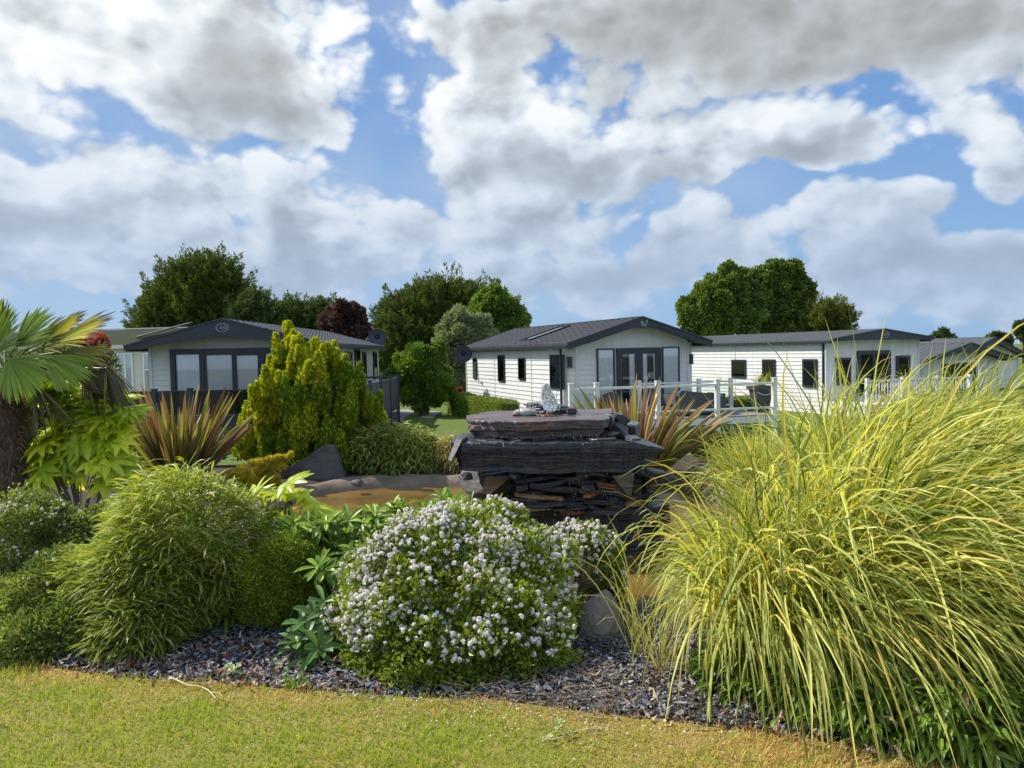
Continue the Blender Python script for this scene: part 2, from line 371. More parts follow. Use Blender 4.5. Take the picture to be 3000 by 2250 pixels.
def window(sf,parent,a0,a1,z0,z1,fr=.05,mull=(),kind='curtain',mat='anthracite',name='window',hinge=None,dep=.05,transom=()):
    """frame as the window object, with curtain or dark interior and a pane of glass as sub-parts"""
    mb=MB();B=lambda *q:sf.box(mb,*q)
    B(a0,a1,z1-fr,z1,.0,dep);B(a0,a1,z0,z0+fr,.0,dep);B(a0,a0+fr,z0+fr,z1-fr,.0,dep);B(a1-fr,a1,z0+fr,z1-fr,.0,dep)
    for m_ in mull: B(m_-fr*.6,m_+fr*.6,z0+fr,z1-fr,.0,dep-.004)
    for m_ in transom: B(a0+fr,a1-fr,m_-fr*.4,m_+fr*.4,.0,dep-.008)
    f=mb.build(name,M[mat],parent)
    i=MB();sf.box(i,a0+fr,a1-fr,z0+fr,z1-fr,.0,.0035);i.build('interior',M['interior'],f)  # dark sheet on the wall, coloured as the unlit room behind the glass
    if kind=='curtain': curtain(sf,f,a0+fr,a1-fr,z0+fr,z1-fr,.009)
    if kind=='half': curtain(sf,f,a0+fr,a0+(a1-a0)*.42,z0+fr,z1-fr,.009); curtain(sf,f,a1-(a1-a0)*.25,a1-fr,z0+fr,z1-fr,.009)
    if kind=='right': curtain(sf,f,a0+(a1-a0)*.55,a1-fr,z0+fr,z1-fr,.009)
    if kind=='blind': curtain(sf,f,a0+fr,a1-fr,z0+fr,z1-fr,.014,(.80,.78,.72),'blind',.001)
    g=MB();sf.box(g,a0+fr,a1-fr,z0+fr,z1-fr,min(.030,dep-.008),min(.034,dep-.004));g.build('pane',M['glass'],f)
    return f
def door(sf,parent,a0,a1,z0,z1,side,kind='half',st=.085,name='door'):
    f=window(sf,parent,a0,a1,z0,z1,st,(),kind,name=name,dep=.06)
    h=MB();x=a1-st*.5 if side>0 else a0+st*.5;zc=z0+(z1-z0)*.48
    sf.box(h,x-.012,x+.012,zc-.09,zc+.09,.085,.1);sf.box(h,x-.012,x+.012,zc-.09,zc-.07,.06,.085);sf.box(h,x-.012,x+.012,zc+.07,zc+.09,.06,.085)
    h.build('handle',M['anthracite'],f);return f
def gable_house(name,label,fr,Wd,Ln,zb,ze,zr,clm='clad',roofm='roof',fo=.45,eo=.16,dc=.26,de=.17,cham=0.0,rows=13,trim='trim',bo=.1,cat='lodge',group=None,fasc='anthracite',strips=(),ridge_w=.06,pipes=True):
    root=empty(name,(fr.o[0],fr.o[1],zb),fr.rz,label,cat,group); o=(0,0,zb)
    gt=lambda a:ze+(zr-ze)*(1-abs(a-Wd/2)/(Wd/2))
    w=MB();c=cham
    def xs(off):
        def f(z,L):
            if z<=ze: return 0,L
            e=(z-ze)/(zr-ze)*Wd/2; return max(0,e-off),min(L,Wd-e-off)
        return f
    clad(w,(c,0),(Wd-c,0),(0,-1),zb,zr-.02,xs(c))
    clad(w,(Wd,Ln),(0,Ln),(0,1),zb,zr-.02,xs(0))
    s2=math.sqrt(.5)
    if c: clad(w,(0,c),(c,0),(-s2,-s2),zb,ze);clad(w,(Wd-c,0),(Wd,c),(s2,-s2),zb,ze)
    clad(w,(0,Ln),(0,c),(-1,0),zb,ze);clad(w,(Wd,c),(Wd,Ln),(1,0),zb,ze)
    w.build('wall',M[clm],root,o)
    tw=.035
    def trim1(*q): t=MB();t.box(*q);t.build('corner_trim',M[trim],root,o)
    for (x,y) in ((0,c),(Wd,c),(0,Ln),(Wd,Ln))+(((c,0),(Wd-c,0)) if c else ()): trim1((x-tw,y-tw,zb),(x+tw,y+tw,ze-.01))
    for (k,a) in strips:
        if k=='f': trim1((a-.03,-.028,zb),(a+.03,.0,gt(a)-.02))
        if k=='l': trim1((-.026,a-.02,zb),(0,a+.02,ze-.02))
        if k=='r': trim1((Wd,a-.02,zb),(Wd+.026,a+.02,ze-.02))
    # roof: stepped, corrugated tile rows on both slopes
    r=MB();sl_=math.hypot(Wd/2,zr-ze);ux,uz=(Wd/2)/sl_,(zr-ze)/sl_;tot=sl_+eo
    ny=int((Ln+fo+.15)/.11);yy=np.linspace(-fo,Ln+.15,ny);wave=.012*np.sin(np.arange(ny)*math.pi*.5)
    for sgn in(-1,1):
        ex,ez=(0-eo*ux,ze-eo*uz) if sgn<0 else (Wd+eo*ux,ze-eo*uz)
        for i in range(rows):
            a,b_=tot*i/rows,tot*(i+1)/rows
            pts=[]
            for s_,lift in((a,.0),(a,.045),(b_,.02)):
                x=ex-sgn*ux*s_;z=ez+uz*s_
                pts.append(np.stack([np.full(ny,x),yy,z+.03+lift+wave*(lift>.01)],1))
            V=np.concatenate(pts);F=[]
            for q in(0,1):
                for j in range(ny-1):F.append((q*ny+j,q*ny+j+1,(q+1)*ny+j+1,(q+1)*ny+j))
            r.add(V,F)
        r.prism([(ex,ez+.0),(ex,ez+.03),(Wd/2,zr+.03),(Wd/2,zr)],1,-fo+.01,Ln+.14) 
    r.box((Wd/2-ridge_w,-fo,zr+.045),(Wd/2+ridge_w,Ln+.15,zr+.075))
    rf=r.build('roof',M[roofm],root,o)
    # gutters
    g=MB()
    for x in(-eo*ux,Wd+eo*ux): g.box((x-.05,-fo+.05,ze-eo*uz-.08),(x+.05,Ln+.1,ze-eo*uz-.002))
    if pipes:
        g.box((-.075,c+.05,zb),(-.03,c+.11,ze-.03));g.box((Wd+.03,c+.05,zb),(Wd+.075,c+.11,ze-.03))
    g.build('gutter',M[fasc],root,o)
    # barge boards along the front (and back) rake
    for k,(y0,y1) in enumerate(((-fo-.05,-fo),(Ln+.15,Ln+.2))):
        b_=MB();ex=-eo*ux-.04;ez=ze-eo*uz;top=.075
        pl=[(ex,ez+top),(Wd/2,zr+top),(Wd-ex,ez+top),(Wd-ex,ez+top-de),(Wd/2+.32,zr+top-dc-.32*uz/ux*.6),(Wd/2-.32,zr+top-dc-.32*uz/ux*.6),(ex,ez+top-de)]
        L_=[pl[0],pl[1],(Wd/2,pl[5][1]),pl[5],pl[6]];R_=[pl[1],pl[2],pl[3],pl[4],(Wd/2,pl[5][1])]
        b_.prism(L_,1,y0,y1);b_.prism(R_,1,y0,y1)
        # slim cap
        b_.bar((ex,y0-.01,ez+top-.02),(Wd/2,y0-.01,zr+top-.02),.03,.05);b_.bar((Wd-ex,y0-.01,ez+top-.02),(Wd/2,y0-.01,zr+top-.02),.03,.05)
        b_.build('barge_board',M[fasc],root,o)
    sf=MB();e_=.02
    sf.prism([(-eo*ux,ze-eo*uz-.02),(Wd/2,zr-.02),(Wd+eo*ux,ze-eo*uz-.02),(Wd/2,zr-.05)][0:2]+[(Wd/2,zr-.04),(-eo*ux,ze-eo*uz-.04)],1,-fo,-.0)
    sf.prism([(Wd+eo*ux,ze-eo*uz-.02),(Wd/2,zr-.02),(Wd/2,zr-.04),(Wd+eo*ux,ze-eo*uz-.04)],1,-fo,-.0)
    sf.build('soffit',M[fasc],root,o)
    root['_zb']=zb
    return root
class Loc:                                         # parts built with absolute z get the offset of their house
    def __init__(s,root): s.r=root;s.before=set(bpy.data.objects)
    def done(s):
        zb=s.r['_zb']
        for ob in bpy.data.objects:
            if ob in s.before or ob.type!='MESH': continue
            if ob.parent==s.r: ob.location.z=-zb
        del s.r['_zb']
def badge(root,x,y,z,text,rx=.17,rz_=.11,ring=True):
    mb=MB();n=40;th=np.arange(n)/n*2*np.pi
    V=[];F=[]
    for (k,yy) in((1,0),(1,-.012),(.86,-.012),(.86,0)):
        for t in th: V.append((x+rx*k*math.cos(t),y+yy,z+rz_*k*math.sin(t)))
    for q in range(3):
        for j in range(n): F.append((q*n+j,q*n+(j+1)%n,(q+1)*n+(j+1)%n,(q+1)*n+j))
    mb.add(V,F);o=mb.build('badge',M['badge_grey'],root)
    cu=bpy.data.curves.new('lettering','FONT');cu.body=text;cu.size=rz_*1.15;cu.extrude=.004;cu.shear=.35;cu.align_x='CENTER';cu.align_y='CENTER';cu.offset=.0005
    to=bpy.data.objects.new('lettering',cu);COL.objects.link(to)
    me=bpy.data.meshes.new_from_object(to.evaluated_get(bpy.context.evaluated_depsgraph_get()));COL.objects.unlink(to);bpy.data.objects.remove(to)
    me.name='lettering';me.materials.clear();me.materials.append(M['badge_grey'])
    t=bpy.data.objects.new('lettering',me);COL.objects.link(t);t.parent=o;t.rotation_euler=(math.pi/2,0,0);t.location=(x,y-.008,z)
# ---- middle lodge
def lodge_mid():
    f=Frame(*W(1663,1100,21.6)[:2],math.radians(20.4))
    Wd=4.2;_,ze=f.side(1663,1012);ze=1.78
    _,zr=f.front(1882,925,-.45)
    zr-=.09;Ln=9.6
    r=gable_house('holiday_lodge','white clad single storey lodge with dark pitched roof, standing behind the stacked slate fountain',f,Wd,Ln,GB,ze,zr,cham=.27,fo=.5,eo=.2,dc=.27,de=.2,strips=(('l',.75),('l',2.7),('l',6.2)),cat='lodge')
    L=Loc(r);F=Surf('front',0,0)
    z2=lambda zx,zy:(1300+zx/2.765,850+zy/2.765)
    def fr(x0,y0,x1,y1):
        a0,t=f.front(*z2(x0,y0),-.03);a1,_=f.front(*z2(x1,y0),-.03);_,b0=f.front(*z2(x0,y1),-.03);return a0,a1,b0,t
    a0,a1,b,t=fr(1237,474,1380,474);fl=-.22
    window(F,r,a0,a1,fl,t,.04,kind='curtain')
    a0,a1,_,t=fr(1765,460,1905,460);window(F,r,a0,a1,fl,t,.04,kind='curtain')
    a0,a1,_,t=fr(1397,470,1750,470);fw=MB();F.box(fw,a0,a1,t-.05,t,0,.07);F.box(fw,a0,a0+.05,fl,t-.05,0,.07);F.box(fw,a1-.05,a1,fl,t-.05,0,.07);fw.build('door_frame',M['anthracite'],r)
    m_=(a0+a1)/2;door(F,r,a0+.055,m_-.003,fl,t-.055,1,'right',.12,'glazed_door');door(F,r,m_+.003,a1-.055,fl,t-.055,-1,'half',.12,'glazed_door')
    S_=Surf('left',0,0)
    for x0,y0,x1,y1,k,mu in((243,545,270,720,'blind',0),(446,522,498,745,'blind',0),(612,545,665,730,'blind',0),(868,520,985,803,'right',1)):
        ya,zt=f.side(*z2(x0,y0));yb,zt2=f.side(*z2(x1,y0));yc,z0=f.side(*z2((x0+x1)/2,y1-3));_,ztm=f.side(*z2((x0+x1)/2,y0+2))
        a,b_=min(ya,yb),max(ya,yb);window(S_,r,a,b_,z0,ztm,.04,((a+b_)/2,) if mu else (),k if k!='blind' else 'curtain',dep=.034)
    # wall lamps on the chamfered corners
    for x,z in((.10,1.25),(Wd-.10,1.25)):
        la=MB();la.box((x-.05,.02,z-.13),(x+.05,.12,z+.13));la.box((x-.065,.0,z+.13),(x+.065,.12,z+.15));la.box((x-.065,.0,z-.15),(x+.065,.12,z-.13));la.build('wall_lamp',M['anthracite'],r)
    # roof vents and skylight
    sl_=math.hypot(Wd/2,zr-ze);ux,uz=(Wd/2)/sl_,(zr-ze)/sl_
    sk=MB()
    def rp(s_,y,l):return (ux*s_-uz*l,y,ze+uz*s_+ux*l+.05)
    for y in(3.5,4.3): sk.bar(rp(.3,y,.03),rp(1.8,y,.03),.06,.06)
    for s_ in(.3,1.8): sk.bar(rp(s_,3.5,.03),rp(s_,4.3,.03),.06,.06)
    so_=sk.build('skylight',M['anthracite'],r)
    g=MB();g.add([rp(.3,3.5,.035),rp(1.8,3.5,.035),rp(1.8,4.3,.035),rp(.3,4.3,.035)],[(0,1,2,3)]);g.build('skylight_pane',M['glass'],so_)
    # slatted vents and the slanted emblem on the barge board
    y=-.555
    for sg in(-1,1):
        v=MB()
        for k in range(3):
            xa=Wd/2+sg*.55;xb=Wd/2+sg*1.75;sl2=-(zr-ze)/(Wd/2)
            v.bar((xa,y,zr-.06+sl2*.55-k*.035),(xb,y,zr-.06+sl2*1.75-k*.035),.012,.012)
        v.build('vent',M['fence_grey'],r)
    e=MB()
    for k,(dx,h) in enumerate(((-.1,.12),(-.03,.15),(.05,.2))):
        x0=Wd/2+dx*.8;zc=zr-.15;e.prism([(x0,zc+.08),(x0+.04,zc+.08),(x0+.08,zc-.07),(x0+.055,zc-.07)] if k<2 else [(x0+.02,zc-.07),(x0+.045,zc-.07),(x0+.13,zc+.12),(x0+.09,zc+.12)],1,-.57,-.556)
    e.build('emblem',M['badge_grey'],r)
    # low brackets under the eave
    for yy in(1.0,5.0,8.6): br=MB();br.box((-.09,yy,ze-.2),(0,yy+.07,ze-.14));br.build('eave_lamp',M['white_trim'],r)
    L.done();return f,r
F1,H1=lodge_mid()
def lodge_right():
    f=Frame(*W(2420,1100,26.4)[:2],math.radians(20.4))
    z4=lambda zx,zy:(1900+zx/2.212,700+zy/2.212)
    Wd=4.2;ze=1.75;_,zr=f.front(*z4(1490,578),-.4);zr-=.09
    r=gable_house('holiday_lodge','long white lodge with grey tiled roof and round gable badge, right of the potted plant',f,Wd,11.5,GB,ze,zr,cham=0,fo=.45,eo=.15,dc=.36,de=.1,roofm='roof_grey',strips=(('f',Wd/2),('l',5.0),('l',9.0)),cat='lodge')
    L=Loc(r);F=Surf('front')
    for x0,y0,x1,y1,k in((1212,772,1308,950,'curtain'),(1603,758,1692,900,'curtain')):
        a0,t=f.front(*z4(x0,y0),-.03);a1,_=f.front(*z4(x1,y0),-.03);_,b0=f.front(*z4(x0,y1),-.03);window(F,r,a0,a1,b0,t,.075,kind=k)
    a0,t=f.front(*z4(1348,725),-.03);a1,_=f.front(*z4(1564,722),-.03)
    fw=MB();F.box(fw,a0,a1,t-.08,t,0,.07);F.box(fw,a0,a0+.07,-.2,t-.08,0,.07);F.box(fw,a1-.07,a1,-.2,t-.08,0,.07);fw.build('door_frame',M['anthracite'],r)
    m_=(a0+a1)/2;door(F,r,a0+.075,m_-.003,-.2,t-.085,1,'none',.06,'sliding_door');door(F,r,m_+.003,a1-.075,-.2,t-.085,-1,'right',.06,'sliding_door')
    S_=Surf('left')
    for x0,y0,x1,y1,k in((543,782,635,900,'none'),(742,780,826,925,'curtain'),(1003,778,1098,962,'curtain')):
        ya,_=f.side(*z4(x0,y0));yb,_=f.side(*z4(x1,y0));_,z0=f.side(*z4((x0+x1)/2,y1));_,zt=f.side(*z4((x0+x1)/2,y0))
        window(S_,r,min(ya,yb),max(ya,yb),z0,zt,.07,kind=k,dep=.036)
    badge(r,Wd/2,-.505,zr-.13,'ABI',.17,.13)
    L.done();return f,r
F2,H2=lodge_right()
def lodge_left():
    f=Frame(*W(443,1100,20)[:2],math.radians(1.8))
    z1=lambda zx,zy:(zx/2.765,700+zy/2.765)
    Wd,_=f.front(926,1100);_,ze=f.front(443,1008);_,zr=f.front(*z1(1860,640),-.6);zr-=.08;Ln=11.4
    ze=1.93
    r=gable_house('holiday_lodge','grey clad lodge with oval badge on its deep dark gable, left of the golden conifer',f,Wd,Ln,GB,ze,zr,clm='clad_grey',cham=0,fo=.7,eo=.3,dc=.42,de=.12,roofm='roof_grey',strips=(('f',Wd/2),('r',2.2),('r',4.7),('r',7.6)),trim='trim',cat='lodge')
    # paler flank boards
    L=Loc(r)
    wl=MB();clad(wl,(Wd,.05),(Wd,Ln-.05),(1,0),GB,ze-.02,gap=.018);o_=wl.build('side_cladding',M['clad_cream'],r);o_.location.x=.012
    F=Surf('front')
    a0,t=f.front(*z1(1380,895),-.03);a1,_=f.front(800+62,1015,-.03)
    fl=-.25
    fw=MB();F.box(fw,a0,a1,t-.12,t,0,.075);F.box(fw,a0,a0+.12,fl,t-.12,0,.075);F.box(fw,a1-.12,a1,fl,t-.12,0,.075)
    xs_=[f.front(*z1(q,930),-.03)[0] for q in(1640,1895,2130)]
    for x in xs_[:3:2]: F.box(fw,x-.055,x+.055,fl,t-.12,0,.07)
    fw.build('door_frame',M['anthracite'],r)
    window(F,r,a0+.125,xs_[0]-.06,fl,t-.125,.02,kind='curtain')
    door(F,r,xs_[0]+.06,xs_[1]-.003,fl,t-.125,1,'blind',.045,'sliding_door');door(F,r,xs_[1]+.003,xs_[2]-.06,fl,t-.125,-1,'blind',.07,'sliding_door')
    window(F,r,xs_[2]+.06,a1-.125,fl,t-.125,.02,kind='curtain')
    S_=Surf('right',Wd+.014)
    zz=lambda zx,zy:(700+zx/3.16,700+zy/3.16)
    for x0,y0,x1,y1,k in((965,1045,1028,1200,'none'),(1058,1018,1102,1300,'none'),(1130,1045,1160,1310,'none'),(1230,1045,1260,1300,'none')):
        ya,_=f.side(*zz(x0,y0),Wd);yb,_=f.side(*zz(x1,y0),Wd);_,z0=f.side(*zz((x0+x1)/2,y1),Wd);_,zt=f.side(*zz((x0+x1)/2,y0),Wd)
        window(S_,r,min(ya,yb),max(ya,yb),z0,zt,.07,kind=k)
    badge(r,Wd/2,-.755,zr-.17,'ABI',.16,.11)
    for y_ in(2.6,5.2,7.8,10.2): pf=MB();pf.box((Wd+.02,y_,ze-.19),(Wd+.1,y_+.12,ze-.13));pf.build('eave_lamp',M['white_trim'],r)
    L.done();return f,r
F0,H0=lodge_left()
def cream_caravan():
    p=W(250,1100,27.5);f=Frame(p[0]-1.5,p[1],math.radians(-6))
    # long side faces the camera: build it as a long low box with the roof sloping to the viewer
    r=empty('static_caravan',(f.o[0],f.o[1],GB),f.rz,'old cream caravan with moss covered roof and white window frames behind the palm','caravan')
    r['_zb']=GB;L=Loc(r);Wl=7.2
    def hz(px,py): return f.front(px,py)
    ze=hz(345,1016)[1];
    xr=hz(436,1016)[0]
    w=MB();clad(w,(-2.5,0),(xr,0),(0,-1),GB,ze,h=.07,gap=.006);clad(w,(xr,0),(xr,4),(1,0),GB,ze,h=.07,gap=.006);clad(w,(-2.5,4),(-2.5,0),(-1,0),GB,ze,h=.07,gap=.006);w.build('wall',M['clad_cream'],r)
    zr=ze+.62
    ro=MB();rows=12
    for i in range(rows):
        a=i/rows;b=(i+1)/rows;y0=-.2+2.3*a;y1=-.2+2.3*b;z0=ze+(zr-ze)*a;z1_=ze+(zr-ze)*b
        ro.box((-2.7,y0,z0+.02),(xr+.35,y1+.02,z0+.06+(z1_-z0)*.8))
    ro.prism([(-.2,ze),(2.1,zr),(4.3,ze)],0,-2.65,xr+.3)
    ro.build('roof',M['roof_moss'],r)
    t=MB();t.box((-2.7,-.26,ze-.07),(xr+.35,-.2,ze+.05));t.box((xr-.05,-.05,GB),(xr+.05,.05,ze-.07));t.box((-2.7,2.03,zr+.07),(xr+.35,2.17,zr+.11));t.build('gutter',M['clad_cream'],r)
    F=Surf('front')
    a0,t_=hz(345,1034);a1,_=hz(390,1034)
    window(F,r,a0,a1,-.3,t_,.05,((a0+a1)/2,),'curtain','white_trim',transom=(.35,))
    a0,t_=hz(420,1034);a1,_=hz(434,1034);window(F,r,a0,a0+.9,-.3,t_,.05,(),'curtain','white_trim',transom=(.35,1.2))
    sk=MB();x0=hz(385,1000)[0];sk.bar((x0,.35,ze+.34),(x0+1.3,1.7,ze+.86),.5,.05);sk.build('skylight',M['anthracite'],r)
    L.done()
cream_caravan()
def far_caravan():
    p=W(1108,1080,48);f=Frame(p[0]-1.0,p[1],math.radians(3));r=empty('static_caravan',(f.o[0],f.o[1],-1.4),f.rz,'small distant cream caravan glimpsed past the end of the grey lodge','caravan')
    w=MB();clad(w,(0,0),(5.2,0),(0,-1),-1.4,.98,h=.3);clad(w,(5.2,0),(5.2,8),(1,0),-1.4,.98,h=.3);w.build('wall',M['clad_cream'],r,(0,0,-1.4))
    ro=MB()
    for i in range(8): ro.box((-.2,-.2+i*.28,.98+i*.1),(5.5,.12+i*.28,1.05+i*.1))
    ro.build('roof',M['roof_grey'],r,(0,0,-1.4))
    g=MB();g.box((-.2,-.26,.86),(5.5,-.18,1.0));g.build('gutter',M['anthracite'],r,(0,0,-1.4))
    r['_zb']=-1.4;L=Loc(r);F=Surf('front');window(F,r,1.05,1.45,.05,.7,.06,(),'curtain','anthracite');window(F,r,2.5,3.0,-.3,.75,.07,(),'curtain','white_trim');L.done()
    v=MB();v.tube([(3.3,1,1.3),(3.3,1,1.75)],.06,8);v.box((3.05,.9,1.6),(3.55,1.1,1.66));v.build('flue',M['anthracite'],r,(0,0,-1.4))
far_caravan()
def lodge_far():
    f=Frame(*W(2691,1060,30)[:2],math.radians(20.4))
    r=gable_house('holiday_lodge','dark gabled lodge with grey tiled roof at the far right behind the tall grass',f,4.3,12,-1.6,.93,1.5,clm='clad_grey',roofm='roof_grey',fo=.5,eo=.2,dc=.3,de=.12,cat='lodge')
    L=Loc(r);window(Surf('front'),r,1.2,3.0,-.9,.75,.07,(2.1,),'half');L.done()
    # long roof further right
    p=W(2800,1020,38);g=Frame(p[0],p[1],math.radians(20.4))
    r2=gable_house('holiday_lodge','grey roofed lodge at the right edge, only its tiled roof showing above the grass',g,4.3,12,-1.6,.9,1.75,clm='clad',roofm='roof_grey',fo=.4,eo=.2,dc=.3,de=.12,cat='lodge');del r2['_zb']
lodge_far()
# ------------------------------------------------------------------ pond outline and ground
POND=[G(*p,WATER)[:2] for p in((790,1500),(900,1455),(1050,1432),(1200,1424),(1330,1424),(1600,1420),(1960,1428),(2120,1440),(2250,1500))]+[(2.9,6.6),(2.5,5.2),(1.5,4.95)]+[G(*p,WATER)[:2] for p in((1850,1795),(1600,1800),(1200,1750),(950,1660),(800,1590))]
POND=np.array(POND)
def smooth_poly(P,n=160,it=3):
    P=np.asarray(P,float)
    for _ in range(it): P=np.stack([P*.75+np.roll(P,-1,0)*.25,P*.25+np.roll(P,-1,0)*.75],1).reshape(-1,2)
    L=np.r_[0,np.cumsum(np.linalg.norm(np.roll(P,-1,0)-P,axis=1))];Q=np.vstack([P,P[:1]]);s=np.linspace(0,L[-1],n,endpoint=False)
    return np.stack([np.interp(s,L,Q[:,0]),np.interp(s,L,Q[:,1])],1)
POND=smooth_poly(POND)
def offset(P,d):
    t=nrm(np.roll(P,-1,0)-np.roll(P,1,0));n=np.stack([t[:,1],-t[:,0]],1)
    A=np.sum(P[:,0]*np.roll(P[:,1],-1)-P[:,1]*np.roll(P[:,0],-1))
    return P+n*d*(1 if A>0 else -1)
def inside(P,x,y):
    r=np.zeros(np.shape(x),bool);n=len(P)
    for i in range(n):
        x0,y0=P[i];x1,y1=P[(i+1)%n];c=((y0>y)!=(y1>y));xi=(x1-x0)*(y-y0)/((y1-y0) if y1!=y0 else 1e-9)+x0;r^=c&(x<xi)
    return r
def dist_poly(P,x,y):
    d=np.full(np.shape(x),1e9)
    for i in range(0,len(P)):
        d=np.minimum(d,np.hypot(x-P[i,0],y-P[i,1]))
    return d
def grid(xs,ys,zf):
    X,Y=np.meshgrid(xs,ys);Z=zf(X,Y);nx,ny=len(xs),len(ys);i,j=np.meshgrid(np.arange(ny-1),np.arange(nx-1),indexing='ij');b=i*nx+j
    return np.stack([X,Y,Z],-1).reshape(-1,3),np.stack([b,b+1,b+nx+1,b+nx],-1).reshape(-1,4)
def gz(X,Y):
    z=gh(Y)+.012*sn(np.stack([X,Y],-1),1.3,3)
    dd=dist_poly(POND,X,Y);ins=inside(POND,X,Y)
    near=(Y<11.5)&(np.abs(X)<8)
    lip=np.where(ins,-.02-.5*np.clip(dd/.25,0,1),-.06*np.clip(1.5-dd/.35,0,1))
    return z+np.where(near,lip,0)
def grassmix(b,co_,big=.35):
    n=b.noise(co_,big,5,.6);f=b.noise(co_,14,4,.7);v=b.noise(b.v('MULTIPLY',co_,(60,60,60)),1,2,.6)
    c=b.mix(b.mr(f,.3,.7),(.075,.125,.02),(.14,.19,.035));c=b.mix(b.mr(n,.5,.7,0,.5),c,(.22,.20,.06));return b.mix(b.mr(v,.35,.65,0,.5),c,(.05,.09,.015)),f
def ground():
    far=[-400,-200,-100,-60,-40,-30,-22,-16,-12,-9]
    xs=np.array(far+list(np.arange(-7,7.01,.1))+[-v for v in far[::-1]]);ys=np.array([-60,-20,-8,-3,0,1]+list(np.arange(1.5,11.5,.1))+list(np.arange(11.5,24,.5))+[26,30,36,45,60,90,140,220,400,800])
    mb=MB();V,F=grid(xs,ys,gz);mb.add(V,F)
    m,b=newmat('ground_earth');o=objc(b);x,y,z=b.sep(o)
    gr,f=grassmix(b,o);soil=b.mix(b.mr(b.noise(o,25,5,.7),.3,.7),(.025,.018,.012),(.085,.065,.045))
    k=b.m('ADD',y,b.m('MULTIPLY',b.noise(o,.8,3,.5),1.2));c=b.mix(b.mr(k,12.3,12.8),soil,gr)
    fin(m,b,princ(b,c,.9,.2,bump(b,b.noise(o,30,4,.7),.7,.03)))
    tag(mb.build('ground',m,smooth=True),kind='structure')
ground()
def sheet(name,poly,z,mat,kind='structure',zf=None,label=None,cat=None,thick=0,up=.004):
    poly=[tuple(p) for p in poly];mb=MB();n=len(poly);zz=[(zf(p[1]) if zf else z)+up for p in poly]
    if thick: mb.add([(p[0],p[1],q) for p,q in zip(poly,zz)]+[(p[0],p[1],q-thick) for p,q in zip(poly,zz)],[tuple(range(n))]+[(i,(i+1)%n,n+(i+1)%n,n+i) for i in range(n)])
    else: mb.add([(p[0],p[1],q) for p,q in zip(poly,zz)],[tuple(range(n))])
    return tag(mb.build(name,mat),label,cat,None,kind)
def pond():
    mb=MB();P=offset(POND,.05);n=len(P);c=P.mean(0);rings=14
    V=[(c[0],c[1],WATER)];F=[]
    for k in range(1,rings+1): V+=[(c[0]+(p[0]-c[0])*k/rings,c[1]+(p[1]-c[1])*k/rings,WATER) for p in P]
    for j in range(n): F.append((0,1+j,1+(j+1)%n))
    for k in range(rings-1):
        for j in range(n): a=1+k*n+j;b_=1+k*n+(j+1)%n;F.append((a,a+n,b_+n,b_))
    mb.add(V,F)
    m,b=newmat('murky_water');o=objc(b)
    n1=b.noise(o,7,4,.6);n2=b.noise(b.v('MULTIPLY',o,(1,2.2,1)),22,3,.6);d=b.noise(o,1.6,4,.6)
    c_=b.mix(b.mr(d,.35,.65),(.10,.058,.012),(.22,.135,.032))
    spk=b.n('ShaderNodeTexVoronoi');b.put(spk.inputs['Vector'],o);spk.inputs['Scale'].default_value=16;
    sp=b.m('MULTIPLY',b.mr(spk.outputs['Distance'],.05,.09,1,0),b.mr(b.noise(o,2.1,2,.5),.5,.6))
    c_=b.mix(sp,c_,(.6,.55,.42))
    p=princ(b,c_,.035,.5,bump(b,b.m('ADD',n1,b.m('MULTIPLY',n2,.5)),.35,.02))
    fin(m,b,p);tag(mb.build('pond_water',m,smooth=True),kind='structure')
    # rim of pebbled concrete: inner drop, flat lip, outer slope
    mb=MB();prof=[(-.10,WATER-.12),(-.03,WATER+.03),(.04,-.02),(.10,.0),(.22,.005),(.34,-.04)]
    V=[]
    for k,(d,z) in enumerate(prof):
        Q=offset(POND,d+0);w=.05*sn(Q,2.5,5)*(k>1)
        Q=offset(POND,d)+0;
        V.append(np.column_stack([Q,z+gh(Q[:,1])*(k>2)+(.015*sn(Q,4,8)+.012*sn(Q,16,9))*(k>0)]))
    V=np.concatenate(V);F=[(k*n+j,k*n+(j+1)%n,(k+1)*n+(j+1)%n,(k+1)*n+j) for k in range(len(prof)-1) for j in range(n)]
    mb.add(V,F);tag(mb.build('pond_edge',M['concrete'],smooth=True),kind='structure')
pond()
# ------------------------------------------------------------------ front lawn
LB=[GD(x,y)[:2] for x,y in((-400,1395),(0,1418),(120,1452),(330,1478),(520,1492),(700,1498),(860,1512),(1020,1522),(1180,1535),(1330,1552),(1480,1572),(1640,1592),(1800,1618),(2000,1650),(2250,1690),(2500,1740))]
LB=np.array(LB);_x=np.linspace(LB[0,0],LB[-1,0],90);LBs=np.column_stack([_x,np.interp(_x,LB[:,0],LB[:,1])+.025*sn(_x[:,None]*np.ones((1,2)),3.0,4)])
def lawn_y(x): return np.interp(x,LBs[:,0],LBs[:,1])
def lawn_patch(p):                                 # 1 = straw, 0 = green
    x,y=p[:,0],p[:,1];d=lawn_y(x)-y
    e=np.clip(1-d/.40,0,1)*1.05+np.clip((x+.2)/2.0,0,1)*.55-np.clip((-x-.4)/1.2,0,1)*.3-.02
    return np.clip(e+.38*sn(p[:,:2],2.6,21)+.3*sn(p[:,:2],9,22),0,1)
